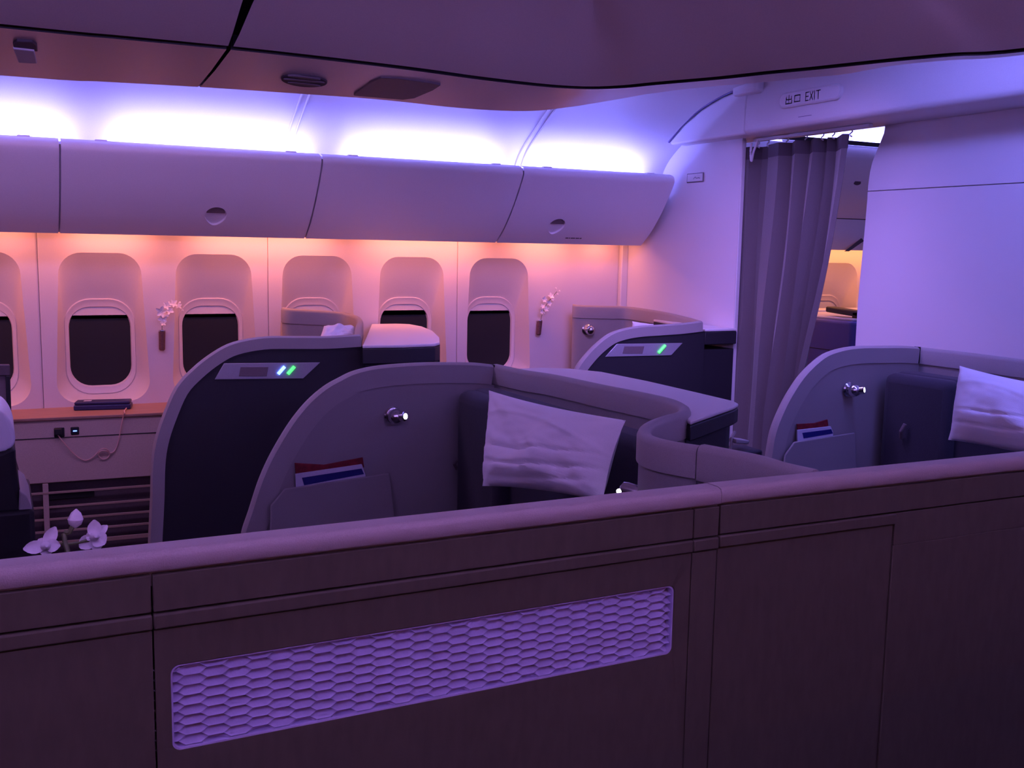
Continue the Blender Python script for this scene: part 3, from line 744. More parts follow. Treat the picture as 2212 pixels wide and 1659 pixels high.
# ---- magazines
def booklet(px, Y, th, m, label, name, inner=None, cat='magazine', group=None):
    root = empty(name, atY(*px[0], Y), label, cat, group)
    P = [atY(x, y, Y) for x, y in px]
    MB().prism(P, (0, th, 0)).build('cover', m, root, bevel=0.0015)
    if inner:
        MB().prism([atY(x, y, Y) + Vector((0, -0.0015, 0)) for x, y in inner], (0, 0.003, 0)).build('cover_print', 'blue_paper', root)
    return root
Yb = YS - 0.006
booklet([(637,1000),(700,1004),(784,988),(787,1010),(640,1040)], Yb - 0.002, 0.006, 'red_paper', 'dark red magazine behind the booklet in the nearer shell pocket', 'magazine', group='red magazines')
booklet([(638,1024),(782,1003),(790,1027),(786,1060),(650,1080),(640,1056)], YS - 0.018, 0.007, 'white_paper', 'white booklet with blue cover band in the nearer shell pocket', 'booklet', [(652,1032),(781,1012),(786,1024),(657,1048)], 'booklet', 'white and blue booklets')
booklet([(1722,916),(1760,914),(1788,906),(1790,920),(1724,940)], YS2 - 0.008, 0.006, 'red_paper', 'dark red magazine behind the booklet in the farther shell pocket', 'magazine', group='red magazines')
booklet([(1723,929),(1795,921),(1800,934),(1799,960),(1730,966),(1723,952)], YS2 - 0.018, 0.007, 'white_paper', 'white booklet with blue cover band in the farther shell pocket', 'booklet', [(1733,935),(1795,927),(1799,936),(1736,947)], 'booklet', 'white and blue booklets')
# small hinge thing on the floor side between the suites
p = atY(1590, 950, 2.9)
ha = empty('folding_arm', p, 'small grey folding arm beside the foot of the curtain', 'arm')
MB().tube([atY(1588, 932, 2.9), atY(1580, 945, 2.9), atY(1578, 972, 2.9)], 0.006, 8).build('arm_link', 'shell_grey', ha)
MB().prism([atY(1590, 948, 2.88), atY(1620, 952, 2.88), atY(1618, 960, 2.88), atY(1590, 958, 2.88)], (0, 0.05, 0)).build('arm_pad', 'shell_grey', ha, bevel=0.004)
pz = atY(1578, 972, 2.9)
MB().box((pz.x - 0.02, 2.86, 0), (pz.x + 0.12, 2.98, pz.z)).build('arm_post', 'dark_panel', ha, bevel=0.01)

# ================================================================== WINDOW SUITES
YA = 4.2
def badge(parent, px, lights, Y, mark):
    P = [atY(x, y, Y - 0.004) for x, y in px]
    o = MB().prism(P, (0, 0.008, 0)).build('status_plate', 'silver', parent, bevel=0.002)
    tag(o, 'silver slanted status plate')
    for (cx, cy, m) in lights:
        a = atY(cx - 7, cy + 8, Y - 0.007); c = atY(cx + 7, cy - 8, Y - 0.007)
        MB().tube([a, a.lerp(c, .5), c], 0.0068, 10).build('status_light', m, o)
    x0, x1, yy, hh = mark
    MB().prism([atY(x0 + 4, yy - hh, Y - 0.0055), atY(x1, yy - hh, Y - 0.0055), atY(x1 - 4, yy + hh, Y - 0.0055), atY(x0, yy + hh, Y - 0.0055)], (0, 0.002, 0)).build('plate_inset', 'psu', o, bevel=0.001)
w1o = [(322,1162),(326,1080),(328,1005),(335,955),(351,904),(380,838),(418,796),(462,762),(506,740),(570,728),(640,727),(710,727),(779,723)]
w2o = [(1238,830),(1248,797),(1265,772),(1290,745),(1320,722),(1350,711),(1385,705),(1430,702),(1475,699),(1518,694)]
def window_suite(arc, plate, lights, mark, backrail, label, side_x0, ctop, cfront_x1, lamp=None, cz=1.122, paneltone='dark_panel', slab=True):
    X0 = atY(*arc[0], YA).x
    root = empty('window_suite_shell', (X0, YA, 0), label, 'seat shell', 'window seat shells')
    P, inn = arc_panel(root, arc, YA, cfront_x1 - 0.01, 0.0, 0.03, 0.042, 0.052, paneltone, 'shell_grey')
    badge(root, plate, lights, YA + 0.006, mark)
    # rail round the back of the seat and along the window
    path = catmull(backrail, 6)
    ribbon(path, 0.034, 0.075).build('back_rail', 'shell_taupe', root, angle=50)
    ribbon([p - Vector((0, 0, 0.072)) for p in path], 0.02, 0, 0.0, 0.05).build('back_panel', 'shell_taupe', root, angle=50)
    # counter beside the seat back
    MB().prism([Vector((p.x, p.y, cz)) for p in ctop], (0, 0, 0.014)).build('counter_top', 'counter', root, bevel=0.004)
    MB().prism([Vector((p.x, p.y, cz - 0.067)) for p in ctop], (0, 0, 0.066)).build('counter_edge', 'dark_panel', root, bevel=0.004)
    c0 = sum(ctop, Vector()) / len(ctop)
    MB().prism([Vector((p.x, p.y, 0)) + Vector(((c0.x - p.x) * .05, (c0.y - p.y) * .05, 0)) for p in ctop], (0, 0, 1.056)).build('console_body', 'dark_panel', root)
    if lamp: reading_lamp(lamp, (-0.75, -0.35, 0.5), root, 1.4, False)
    return root
br1 = [atY(612,664,5.16), atY(630,667,5.13), atY(700,671,5.13), atY(745,676,5.10), atY(768,682,5.0), atY(777,691,4.75), atY(774,706,4.45), atY(772,724,YA+0.02)]
for i, p in enumerate(br1): p.z = min(p.z, 1.245)
ct1 = [atZ(x, y, 1.136) for x, y in ((783,746),(870,745),(940,742),(950,739),(949,728),(934,714),(912,705),(885,700),(850,698),(790,697))]
for p in ct1: p.y = min(p.y, 5.28)
ws1 = window_suite(w1o, [(484,785),(692,783),(655,818),(464,820)], [(608,800,'led_blue'),(629,800,'led_green')], (516,580,803,10), br1,
                   'dark window seat shell with blue and green status lights, second window', 0.6, ct1, 1.78)
br2 = [atY(1238,657,5.20), atY(1252,659,5.18), atY(1310,661,5.15), atX(1352,662,3.36), atX(1392,667,3.415), atX(1440,675,3.42), atX(1490,687,3.42), atX(1512,693,3.38)]
ct2 = [(3.242, YA + 0.005), (3.446, YA + 0.005), (3.446, 4.9), (3.40, 4.9)]
ct2 = [Vector((x, y, 0)) for x, y in ct2]
ws2 = window_suite(w2o, [(1333,743),(1475,741),(1450,768),(1308,771)], [(1430,754,'led_green')], (1345,1392,756,8), br2,
                   'dark window seat shell with one green status light beside the curtain', 2.5, ct2, 3.25, lamp=atY(1268,712,5.17), cz=1.150)
# side panel lines of the console, and the plain front below the slab
# small pillows peeping over the shells
pillow(atY(700,704,4.72), atY(768,706,4.72), atY(772,752,4.62), atY(680,752,4.62), 0.05, 'white pillow corner showing over the first window shell', 2.2, N=24)
pillow(atY(1366,694,4.6), atY(1412,700,4.6), atY(1412,740,4.55), atY(1366,740,4.55), 0.04, 'tiny white pillow tip over the window shell by the curtain', 3.1, N=20)

# ================================================================== DESK, RACK AND WHAT LIES ON IT
lw = empty('window_desk', (0.35, 5.1, 0), 'brown desk unit with wooden ledge under the left windows', 'desk')
a = Vector((-1.2, 5.06, 0)); b_ = Vector((0.72, 4.96, 0))
MB().prism([(-1.2, 5.09, 0.742), (0.95, 4.97, 0.742), (0.95, 5.31, 0.742), (-1.2, 5.31, 0.742)], (0, 0, 0.016)).build('ledge_top', 'ledge_wood', lw, bevel=0.004)
MB().prism([(-1.2, 5.10, 0.452), (0.95, 4.98, 0.452), (0.95, 5.30, 0.452), (-1.2, 5.30, 0.452)], (0, 0, 0.289)).build('desk_front', 'cabinet', lw, bevel=0.004)
def yf(x): return 5.10 - (x + 1.2) * 0.12 / 2.15     # y of the desk's front
MB().prism([(0.02, yf(0.02) - 0.003, 0.66), (0.70, yf(0.70) - 0.003, 0.66), (0.70, yf(0.70) - 0.003, 0.663), (0.02, yf(0.02) - 0.003, 0.663)], (0, 0.004, 0)).build('desk_joint', 'black', lw)
q = atY(128, 934, 5.02); r = atY(162, 931, 5.01)
MB().box((q.x - 0.022, yf(q.x) - 0.006, q.z - 0.022), (q.x + 0.022, yf(q.x) + 0.004, q.z + 0.022)).build('power_socket', 'black', lw, bevel=0.004)
us = MB().box((r.x - 0.018, yf(r.x) - 0.005, r.z - 0.018), (r.x + 0.018, yf(r.x) + 0.004, r.z + 0.018)).build('usb_socket', 'black', lw, bevel=0.004)
MB().box((r.x - 0.008, yf(r.x) - 0.007, r.z - 0.002), (r.x + 0.008, yf(r.x) - 0.003, r.z + 0.002)).build('socket_light', 'led_blue', us)
# storage rack below
rk = empty('slatted_rack', (0.4, 5.0, 0), 'low slatted storage rack under the window desk', 'rack')
MB().prism([(-1.2, 5.14, 0.0), (0.95, 5.02, 0.0), (0.95, 5.25, 0.0), (-1.2, 5.25, 0.0)], (0, 0, 0.45)).build('rack_box', 'grille', rk)
zs = [atY(240, y, 5.0).z for y in (1056, 1087, 1113, 1139, 1163)] + [0.16, 0.10]
for i, z in enumerate(zs):
    MB().prism([(-0.9 if i else -1.2, yf(-0.9) , z - 0.005), (0.93, yf(0.93), z - 0.005), (0.93, yf(0.93), z + 0.004), (-0.9 if i else -1.2, yf(-0.9), z + 0.004)], (0, 0.014, 0)).build('slat', 'slat', rk, bevel=0.001)
q = atY(101, 1110, 5.0)
MB().box((q.x - 0.012, yf(q.x) - 0.004, 0.0), (q.x + 0.012, yf(q.x) + 0.012, 0.45)).build('rack_post', 'cabinet', rk, bevel=0.003)
q0, q1 = atY(105, 1078, 5.0), atY(205, 1070, 5.0)
MB().box((q0.x, yf(q0.x) + 0.0, q0.z - 0.012), (q1.x, yf(q0.x) + 0.02, q0.z + 0.02)).build('rack_slot', 'black', rk, bevel=0.002)
# navy box
bx = empty('amenity_box', (0.44, 5.15, 0.758), 'flat dark blue case with small white mark on the window ledge', 'case')
P = [Vector((0.305, 5.17, 0.758)), Vector((0.555, 5.13, 0.758)), Vector((0.575, 5.215, 0.758)), Vector((0.325, 5.255, 0.758))]
MB().prism(P, (0, 0, 0.026)).build('case_body', 'navy', bx, bevel=0.006)
c0 = sum(P, Vector()) / 4
MB().prism([c0 + (p - c0) * 0.97 + Vector((0, 0, 0.0265)) for p in P], (0, 0, 0.014)).build('case_lid', 'navy', bx, bevel=0.005)
m0 = Vector((0.350, 5.180, 0.7995)); e1 = Vector((0.25, -0.04, 0)).normalized(); e2 = Vector((0.02, 0.085, 0)).normalized()
MB().prism([m0, m0 + e1 * 0.034, m0 + e1 * 0.034 + e2 * 0.028, m0 + e2 * 0.028], (0, 0, 0.001)).build('case_mark', 'white_paper', bx)
# charger and cable
cb = empty('charging_cable', (0.25, 5.0, 0.68), 'thin pale charging cable looping from the socket up to the ledge', 'cable')
q = atY(125, 933, 5.0)
MB().box((q.x - 0.016, yf(q.x) - 0.030, q.z - 0.014), (q.x + 0.016, yf(q.x) - 0.006, q.z + 0.016)).build('plug', 'black', cb, bevel=0.004)
cpx = [(122,936),(130,947),(145,965),(160,981),(172,991),(184,996),(197,992),(208,982),(217,972),(226,969),(234,974),(237,983),(232,991),(223,993),(215,988),(213,980),(219,974),(230,975),(240,979),(250,972),(257,950),(262,920),(267,897)]
cpts = []
for i, (x, y) in enumerate(cpx):
    p = atY(x, y, 4.99)
    cpts.append(Vector((p.x, yf(p.x) - 0.012 - 0.006 * math.sin(i * 0.9), p.z)))
cpts += [Vector((cpts[-1].x + 0.004, 4.97, 0.766)), Vector((cpts[-1].x + 0.01, 5.05, 0.764)), Vector((0.535, 5.12, 0.766))]
MB().tube(catmull(cpts, 4), 0.0028, 6).build('cord', 'cable', cb)

# ================================================================== FLOWERS
def petal(mb, c, d, up, L, W, cup=0.25, n=6):
    d = Vector(d).normalized(); up = (Vector(up) - d * Vector(up).dot(d)).normalized(); s = d.cross(up)
    rows = []
    for i in range(n + 1):
        t = i / n; w_ = W * sin(pi * min(1, t * 0.92 + 0.06)) ** 0.7
        row = []
        for j in range(5):
            u = -1 + j / 2
            row.append(Vector(c) + d * L * t + s * w_ * u / 1 + up * (L * cup * (t * t) * 0.7 + abs(u) ** 2 * w_ * 0.35))
        rows.append(row)
    rows2 = [[p - up * 0.0012 for p in r] for r in rows]
    mb.loft(rows, False, False); mb.loft(rows2, False, False)
    return mb
def blossom(parent, c, facing, size, m='petal', k=5, rot=0.0, seed=0):
    rnd = random.Random(seed)
    f = Vector(facing).normalized(); a = f.orthogonal().normalized(); b = f.cross(a)
    root = MB().lathe(Vector(c) - f * size * 0.05, f, [(size * 0.05, 0), (size * 0.10, size * 0.06), (size * 0.07, size * 0.18), (size * 0.02, size * 0.24)], 8).build('blossom', m, parent)
    for i in range(k):
        t = rot + 2 * pi * i / k + rnd.uniform(-.15, .15)
        d = a * cos(t) + b * sin(t) + f * 0.15
        mb = MB(); petal(mb, c, d, f, size * rnd.uniform(0.85, 1.1), size * (0.36 if i % 2 else 0.27))
        mb.build('petal', m, root, angle=80)
    return root
# large orchid behind the partition
Yo = 1.56
base = Vector((0.10, Yo, 1.02))
osp = empty('orchid_spray', base, 'white orchid spray poking up behind the brown partition at lower left', 'flower')
J = [Vector((0.10, 1.50, 0.84)), Vector((0.10, 1.51, 1.0)), atY(140, 1170, Yo), atY(150, 1150, Yo), atY(160, 1130, Yo), atY(163, 1118, Yo)]
MB().tube(catmull(J, 4), [0.0035] * 16 + [0.003] * 5, 6).build('stem', 'stem', osp)
MB().tube([atY(140, 1172, Yo), atY(120, 1178, Yo), atY(100, 1176, Yo)], 0.0022, 6).build('stem', 'stem', osp)
MB().tube([atY(142, 1176, Yo), atY(170, 1172, Yo), atY(200, 1164, Yo)], 0.0022, 6).build('stem', 'stem', osp)
def ori_blossom(cx, cy, dirs, name='blossom'):
    c = atY(cx, cy, Yo); ctr = None
    root = MB().lathe(c + Vector((0, -0.004, 0)), (0.1, -1, 0.3), [(0.003, -0.004), (0.007, 0.0), (0.006, 0.008), (0.002, 0.013)], 10).build('blossom', 'petal', osp)
    for (dx, dy, W, tilt) in dirs:
        tip = atY(cx + dx, cy + dy, Yo); d = tip - c; L = d.length
        mb = MB(); petal(mb, c, d + Vector((0, tilt * L, 0)), (0.1, -1, 0.25), L, W, 0.15)
        mb.build('petal', 'petal', root, angle=80)
ori_blossom(98, 1178, [(-50, 6, 0.0095, -.2), (22, -40, 0.009, .1), (34, -2, 0.0095, -.3), (-16, -12, 0.007, .3), (4, 22, 0.009, -.1)])
ori_blossom(203, 1158, [(0, -36, 0.010, 0), (30, -22, 0.007, .2), (24, 16, 0.012, -.2), (-30, 26, 0.011, .1), (8, 30, 0.010, -.1), (-16, -4, .009, .3)])
c = atY(161, 1120, Yo)
bd = MB().lathe(c + Vector((0, 0, -0.014)), (0.1, 0, 1), [(0.002, 0), (0.009, 0.006), (0.011, 0.013), (0.007, 0.022), (0.001, 0.028)], 10).build('bud', 'petal', osp)
vb = MB(); vb.lathe(Vector((0.10, 1.50, 0.80)), (0, 0, 1), [(0.014, 0), (0.02, 0.01), (0.022, 0.20), (0.018, 0.20), (0.016, 0.02), (0.001, 0.015)], 16)
ov = empty('flower_vase', (0.10, 1.5, 0.8), 'hidden vase fixed behind the brown partition, holding the large orchid spray', 'vase')
vb.build('vase_body', 'vase_metal', ov)
MB().box((0.09, 1.405, 0.85), (0.11, 1.485, 0.87)).build('vase_bracket', 'vase_metal', ov)
# wall vases
def wall_vase(px_top, px_bot, sprig, label, slabel, seed):
    t = atY(*px_top, YW - 0.018); b = atY(*px_bot, YW - 0.018)
    v = empty('wall_vase', b, label, 'vase', 'wall vases')
    MB().lathe(b, (t - b), [(0.010, 0), (0.015, 0.006), (0.0165, (t - b).length), (0.0135, (t - b).length), (0.0125, (t - b).length - 0.01), (0.001, (t - b).length - 0.012)], 16).build('vase_tube', 'vase_metal', v)
    MB().lathe(t - Vector((0, 0, 0.004)), (0, 0, 1), [(0.0170, 0), (0.0178, 0.003), (0.0170, 0.006), (0.013, 0.006), (0.013, 0)], 16).build('vase_rim', 'chrome', v)
    m = b.lerp(t, .5); MB().box((m.x - 0.008, m.y + 0.008, m.z - 0.02), (m.x + 0.008, YW + 0.002, m.z + 0.02)).build('wall_bracket', 'vase_metal', v, bevel=0.002)
    s = empty('orchid_sprig', t, slabel, 'flower', 'orchid sprigs in the wall vases')
    pts = [t - Vector((0, 0, 0.02))] + [atY(x, y, YW - 0.025) for x, y in sprig['stem']]
    MB().tube(catmull(pts, 3), 0.0016, 5).build('stem', 'stem', s)
    rnd = random.Random(seed)
    for x, y, sz in sprig['bl']:
        blossom(s, atY(x, y, YW - 0.032 - rnd.uniform(0, .02)), (rnd.uniform(-.4, .2), -1, rnd.uniform(.0, .6)), sz * 1.35, 'petal_pink', 5, rnd.uniform(0, 3), seed + x)
    for x, y in sprig['buds']:
        c = atY(x, y, YW - 0.03); MB().lathe(c - Vector((0, 0, .006)), (0.2, 0, 1), [(0.001, 0), (0.005, 0.005), (0.004, 0.010), (0.001, 0.013)], 8).build('bud', 'petal_pink', s)
wall_vase((350, 714), (350, 757), dict(stem=[(350, 700), (350, 680), (356, 664), (372, 656), (388, 662)], bl=[(351, 690, .020), (349, 674, .022), (358, 680, .018), (366, 671, .016), (360, 661, .016), (376, 656, .016), (386, 661, .014), (352, 698, .012)], buds=[(364, 654), (390, 667), (394, 671), (388, 654)]),
          'slim dark tube vase on the wall between the two left windows', 'arching pink-white orchid sprig between the two left windows', 3)
wall_vase((1166, 692), (1163, 724), dict(stem=[(1171, 680), (1178, 662), (1190, 645), (1203, 630)], bl=[(1176, 647, .015), (1190, 640, .016), (1186, 655, .015), (1172, 662, .012), (1180, 668, .014), (1170, 674, .012), (1194, 646, .010)], buds=[(1208, 629), (1200, 623), (1175, 677), (1204, 636)]),
          'slim dark tube vase on the wall right of the last window', 'upright pink-white orchid sprig right of the last window', 9)

# ================================================================== LEFT EDGE: monitor and seat
mo = empty('seat_monitor', (0.0, 4.3, 1.0), 'dark-framed seat monitor cut by the left edge, before the windows', 'monitor')
A = [atY(-150, 792, 4.3), atY(20, 790, 4.3), atY(22, 905, 4.3), atY(20, 930, 4.3), atY(-150, 935, 4.3)]
MB().prism([atY(-150, 790, 4.3), atY(21, 788, 4.3), atY(23, 812, 4.3), atY(-150, 815, 4.3)], (0, 0.03, 0)).build('frame_bar', 'grille', mo, bevel=0.004)
MB().prism([atY(12, 812, 4.3), atY(22, 812, 4.3), atY(27, 960, 4.3), atY(17, 960, 4.3)], (0, 0.03, 0)).build('frame_bar', 'black', mo, bevel=0.003)
MB().prism([atY(-150, 814, 4.31), atY(13, 812, 4.31), atY(17, 900, 4.31), atY(-150, 905, 4.31)], (0, 0.012, 0)).build('screen', 'psu', mo)
pz = atY(20, 955, 4.3)
MB().box((pz.x - 0.16, 4.29, 0.0), (pz.x - 0.0, 4.35, pz.z)).build('monitor_post', 'black', mo, bevel=0.006)
ls = empty('cabin_seat', (-0.2, 3.0, 0), 'dark seat with pale rounded headrest at the left edge', 'seat', 'centre seats')
hp = [(-90, 880), (-30, 878), (0, 886), (16, 900), (28, 922), (33, 945), (30, 962), (18, 972), (0, 978), (-90, 985)]
hp = [(v.x, v.y) for v in catmull([(x, y, 0) for x, y in hp], 4)]
MB().prism([atY(x, y, 3.0) for x, y in hp], (0, 0.30, 0)).build('headrest_cover', 'linen', ls, bevel=0.02, seg=4)
bp_ = [(-90, 975), (0, 974), (28, 962), (34, 975), (36, 1020), (42, 1055), (58, 1110), (60, 1230), (-90, 1250)]
MB().prism([atY(x, y, 3.0) for x, y in bp_], (0, 0.4, 0)).build('seat_back', 'black', ls, bevel=0.02)
MB().prism([atY(x, y, 2.99) for x, y in ((42, 1060), (58, 1072), (69, 1098), (70, 1102), (40, 1103))], (0, 0.3, 0)).build('armrest_cap', 'shell_grey', ls, bevel=0.006)
q0 = atY(-90, 1100, 2.98); q1 = atY(74, 1100, 2.98)
MB().box((q0.x, 2.98, 0.0), (q1.x, 3.4, q1.z)).build('seat_side', 'black', ls, bevel=0.012)

# ================================================================== FOREGROUND PARTITIONS
def cap(x0, x1, ya, yb, parent):
    """soft-cornered cap from (x0,ya) to (x1,yb): ya/yb are the front y"""
    rings = []
    for x, y in ((x0, ya), (x1, yb)):
        q_ = [(0.056, 1.10), (0.058, 1.138), (0.052, 1.147), (0.040, 1.150), (0.012, 1.150), (0.003, 1.147), (0.0, 1.140), (0.0, 1.124), (0.004, 1.121), (0.012, 1.121), (0.012, 1.10)]
        rings.append([Vector((x, y + a_, z)) for a_, z in q_])
    return MB().loft(rings, True, True).build('partition_cap', 'partition_cap', parent, angle=60)
YP = 1.362
def partition(x0, x1, y0, y1, joints, label, panels_low, lip_end=None):
    root = empty('partition_screen', ((x0 + x1) / 2, YP, 0), label, 'partition', 'foreground partitions')
    cap(x0, x1, y0, y1, root)
    def yy(x): return y0 + (y1 - y0) * (x - x0) / (x1 - x0)
    def slab(xa, xb, z0, z1, d0, d1, name, g=0.0012, bev=0.0015):
        P_ = [(xa + g, yy(xa) + d0, z0), (xb - g, yy(xb) + d0, z0), (xb - g, yy(xb) + d1, z0), (xa + g, yy(xa) + d1, z0)]
        return MB().prism(P_, (0, 0, z1 - z0)).build(name, 'partition_brown', root, bevel=bev)
    xs = [x0] + joints + [x1]
    slab(x0, x1, 0, 1.10, 0.03, 0.048, 'core_board', 0, 0)
    MB().prism([(x0, yy(x0) + 0.016, 1.100), (x1, yy(x1) + 0.016, 1.100), (x1, yy(x1) + 0.04, 1.100), (x0, yy(x0) + 0.04, 1.100)], (0, 0, 0.020)).build('cap_shadow_gap', 'black', root)
    for a_, b__ in zip(xs, xs[1:]):
        slab(a_, b__, 1.0665, 1.1175, 0.002, 0.03, 'upper_panel')
    for a_, b__ in zip(xs, xs[1:]):
        e_ = min(b__, lip_end) if lip_end else b__
        if e_ > a_: slab(a_, e_, 1.043, 1.0640, -0.001, 0.03, 'ledge_strip', 0.0006, 0.0028)
        if lip_end and b__ > lip_end:
            slab(max(a_, lip_end), b__, 1.0, 1.0640, 0.003, 0.03, 'ledge_strip', 0, 0.001)
    return root, yy, slab
xL1 = atY(1551, 1300, YP).x
pL, yyL, slabL = partition(-1.2, 1.0995, YP + 0.000, YP, [0.167, 1.045], 'long brown partition with the pale lattice panel, in the foreground', None)
# lower panels: left plain, middle with lattice window, narrow right
slabL(-1.2, 0.167, 0.0, 1.041, 0.004, 0.03, 'lower_panel')
slabL(1.045, 1.0995, 0.0, 1.041, 0.004, 0.03, 'lower_panel')
a0, a1, zz0, zz1 = 0.188, 1.012, 0.866, 0.988
ho = superring((a0 + a1) / 2, 0, (a1 - a0) / 2, zz0, zz1, 0.012, 0.012, 64)
ro = rectring(0.1682, 1.0438, 0.0, 1.041, ho)
rings = [[(p[0], YP + 0.03, p[1]) for p in ro], [(p[0], YP + 0.0045, p[1]) for p in ro], [(p[0], YP + 0.0045, p[1]) for p in lerp_ring(ro, ho, 0.98)], [(p[0], YP + 0.0055, p[1]) for p in ho], [(p[0], YP + 0.019, p[1]) for p in ho]]
MB().loft(rings, True, False).build('lower_panel', 'partition_brown', pL, angle=40)
# the reveal around the lattice
hi = superring((a0 + a1) / 2, 0, (a1 - a0) / 2 - 0.0025, zz0 + 0.0025, zz1 - 0.0025, 0.011, 0.011, 64)
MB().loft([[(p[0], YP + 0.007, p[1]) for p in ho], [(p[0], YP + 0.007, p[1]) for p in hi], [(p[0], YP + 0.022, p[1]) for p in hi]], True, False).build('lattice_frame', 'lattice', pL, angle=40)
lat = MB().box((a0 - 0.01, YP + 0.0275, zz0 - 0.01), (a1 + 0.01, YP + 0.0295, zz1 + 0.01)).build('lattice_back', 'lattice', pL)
# cells: shallow lens-shaped scoops, staggered columns
CW, CH = 0.0305, 0.0142
cv = [(0.0, 0.0135, 0.0022)]; cf = []
hexp = [(2/3, 0), (1/3, .5), (-1/3, .5), (-2/3, 0), (-1/3, -.5), (1/3, -.5)]
hx = []
for (ax, az), (bx_, bz) in zip(hexp, hexp[1:] + hexp[:1]):      # hexagon outline, lens-like, two points a side
    for t_ in (0, 0.5):
        hx.append(((ax + (bx_ - ax) * t_) * CW, (az + (bz - az) * t_) * CH))
for r_, d_, up_s in ((0.45, 0.0122, 0.0020), (0.80, 0.0070, 0.0010), (1.0, 0.0, 0.0)):
    for (x_, z_) in hx: cv.append((x_ * r_, d_, z_ * r_ + up_s))
nh = len(hx)
for i in range(nh): cf.append((0, 1 + i, 1 + (i + 1) % nh))
for k in range(2):
    for i in range(nh):
        a_ = 1 + k * nh; cf.append((a_ + i, a_ + nh + i, a_ + nh + (i + 1) % nh, a_ + (i + 1) % nh))
cm = bpy.data.meshes.new('lattice_cell'); cm.from_pydata(cv, [], cf); cm.update(); cm.materials.append(MATS['lattice'])
for p in cm.polygons: p.use_smooth = True
ncol = int((a1 - a0) / CW) + 2
cnt_ = 0
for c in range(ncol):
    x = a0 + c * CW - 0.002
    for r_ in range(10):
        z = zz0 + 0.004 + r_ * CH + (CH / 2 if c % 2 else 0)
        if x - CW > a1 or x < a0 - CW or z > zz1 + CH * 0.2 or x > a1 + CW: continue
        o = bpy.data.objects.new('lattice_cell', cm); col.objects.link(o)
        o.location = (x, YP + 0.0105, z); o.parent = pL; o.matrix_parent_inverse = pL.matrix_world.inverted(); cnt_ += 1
print('lattice cells', cnt_)
pR, yyR, slabR = partition(1.1035, 2.6, YP + 0.004, YP - 0.03, [], 'plain brown partition right of the vertical gap, in the foreground', None, lip_end=atY(1930, 1145, YP).x)
slabR(1.1035, atY(1930, 1145, YP).x, 0.0, 1.041, 0.006, 0.03, 'lower_panel')
slabR(atY(1930, 1145, YP).x, 2.6, 0.0, 1.0, 0.003, 0.03, 'lower_panel', 0.0)

# ================================================================== NEXT CABIN
nc = empty('wall_beyond', (5.5, YW, 0), kind='structure')
def sidewall_far(x0, x1, centres):
    o = sidewall_panel(x0, x1, centres); o.parent = nc; o.matrix_parent_inverse = nc.matrix_world.inverted()
c5 = atY(1812, 620, YW).x - 0.02
sidewall_far(3.52, c5 + 0.27, [c5 - PITCH * 2, c5 - PITCH, c5])
sidewall_far(c5 + 0.27, c5 + 0.27 + PITCH * 2, [c5 + PITCH * 1.0, c5 + PITCH * 2])
for i, c in enumerate((c5 - PITCH, c5, c5 + PITCH)): window(i + 8, c, 1.15)
cj2 = [3.50, 5.8, 8.1]
pr_far = [Vector((0, 4.93, 2.08)), Vector((0, 4.93, 2.24)), Vector((0, 4.88, 2.33)), Vector((0, 4.78, 2.385)), Vector((0, 4.6, 2.42)), Vector((0, 4.2, 2.44)), Vector((0, 3.6, 2.445))]
for a_, b__ in zip(cj2, cj2[1:]):
    MB().loft([[Vector((x, p.y, p.z)) for p in pr_far] for x in (a_, b__)], False, False).build('ceiling_panel', 'plastic', ceiling)
ob = empty('overhead_bin', (5.4, 5.0, 1.6), 'shadowy overhead bin of the next cabin, seen through the doorway gap', 'overhead bin')
up_ = catmull([(0, 4.99, 1.79), (0, 4.91, 1.9), (0, 4.83, 2.05), (0, 4.78, 2.17), (0, 4.80, 2.225), (0, 4.87, 2.235)], 4)
MB().loft([[Vector((x, p.y, p.z)) for p in up_] for x in (4.2, 6.6)], False, False).build('bin_door', 'bin_plastic', ob, angle=60)
MB().loft([[Vector((x, y, z)) for y, z in ((5.10, 1.587), (5.05, 1.587), (5.01, 1.68), (4.995, 1.785), (5.05, 1.787))] for x in (4.2, 6.6)], False, False).build('lower_fascia', 'bin_plastic', ob)
MB().prism([(4.2, 5.06, 1.62), (4.2, 4.99, 1.80), (4.2, 4.86, 2.2), (4.2, 4.9, 2.2), (4.2, 5.09, 1.8)], (2.4, 0, 0)).build('bin_body', 'black', ob)
MB().prism([(4.2, 4.796, 2.229), (6.6, 4.796, 2.229), (6.6, 4.79, 2.254), (4.2, 4.79, 2.254)], (0, 0.01, 0)).build('top_edge', 'black', ob)
q = atY(1856, 382, 4.84)
MB().lathe(q + Vector((0, 0.012, 0)), (0.0, -1, -0.35), [(0.05, 0), (0.05, 0.012), (0.035, 0.014)], 24).build('latch_cup', 'grille', ob)
q = atY(1838, 530, 5.0)
MB().prism([atY(1826, 543, 4.985), atY(1862, 515, 4.985), atY(1866, 521, 4.985), atY(1834, 543, 4.985)], (0, 0.01, 0)).build('fascia_mark', 'grille', ob)
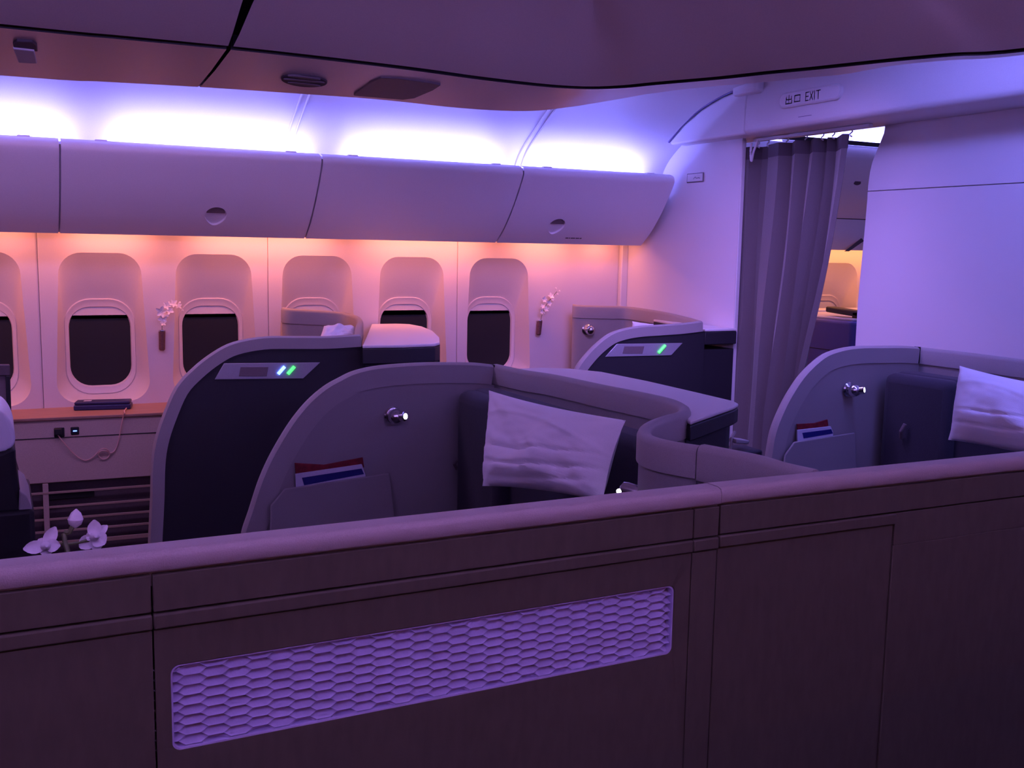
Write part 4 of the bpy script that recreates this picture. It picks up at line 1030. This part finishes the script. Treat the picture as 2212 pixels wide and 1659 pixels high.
# seat shell of the next cabin
fs = empty('far_seat_shell', (4.5, 4.6, 0), 'violet-grey seat shell in the next cabin beyond the curtain', 'seat shell')
b0 = atX(1838, 700, 4.5); b1 = atX(1740, 690, 4.5)
ring_f = superring(0, 0, 0.30, 0.0, 0.0, 0, 0, 8)
poly = [(0.0, b0.y), (0.03, b0.y - 0.02), (0.5, b0.y - 0.02), (0.55, b0.y + 0.03), (0.55, 5.1), (0.0, 5.1)]
MB().prism([(4.5 + x, y, 0.0) for x, y in poly], (0, 0, 1.165)).build('shell_body', 'blue_shell', fs, bevel=0.02, seg=4)
MB().prism([(4.53 + x * .9, y + 0.02, 1.165) for x, y in poly], (0, 0, 0.012)).build('shell_top', 'counter', fs, bevel=0.004)
MB().box((4.498, b0.y + 0.16, 0.98), (4.503, b0.y + 0.34, 0.984)).build('panel_line', 'dark_panel', fs)
MB().box((4.498, b0.y + 0.16, 0.90), (4.503, b0.y + 0.163, 0.984)).build('panel_line', 'dark_panel', fs)
dp = empty('doorway_post', (4.55, 4.3, 0), 'dark upright post between the far seat shell and the pale bulkhead', 'post')
q = atX(1846, 700, 4.62)
MB().box((4.62, q.y - 0.10, 0), (4.70, q.y + 0.03, 1.22)).build('post_body', 'dark_panel', dp, bevel=0.01)
MB().prism([(4.62, q.y - 0.1, 1.215), (4.62, q.y + 0.25, 1.235), (4.62, q.y + 0.25, 1.20), (4.62, q.y - 0.1, 1.18)], (0.08, 0, 0)).build('post_arm', 'dark_panel', dp, bevel=0.008)
fd = MB().box((4.2, 5.12, 1.15), (7, 5.30, 1.19)).build('ledge_beyond', 'counter', nc, bevel=0.006)

# ================================================================== NEAR SIDE (behind the camera): bins that hide the lights
for i, (x0, x1) in enumerate(((-2.4, -1.1), (-1.1, 0.1), (0.1, 1.3), (1.3, 2.5), (2.5, 3.3))):
    o = MB().prism([(x0 + .004, y, z) for y, z in ((-0.90, 1.66), (-0.60, 1.66), (-0.42, 1.80), (-0.28, 2.0), (-0.26, 2.06), (-0.40, 2.06), (-0.60, 1.9), (-0.9, 1.9))], (x1 - x0 - .008, 0, 0)).build('overhead_bin', 'bin_plastic', None, bevel=0.006)
    tag(o, 'overhead bin above the near side seats, behind the camera', 'overhead bin', 'overhead bins behind the camera')

# unseen near side suite walls, added to keep light off the low partition
for i, x0 in enumerate((-2.6, -0.9, 0.95)):
    o = MB().prism([(x0, 0.60, 0), (x0, 0.60, 0.85), (x0 + 0.15, 0.60, 1.0), (x0 + 0.4, 0.60, 1.05), (x0 + 1.66, 0.60, 1.05), (x0 + 1.66, 0.60, 0)], (0, -0.04, 0)).build('window_suite_wall', 'dark_panel', None, bevel=0.008)
    tag(o, 'low dark suite wall on the near side of the cabin, below the picture', 'suite wall', 'near side suite walls')
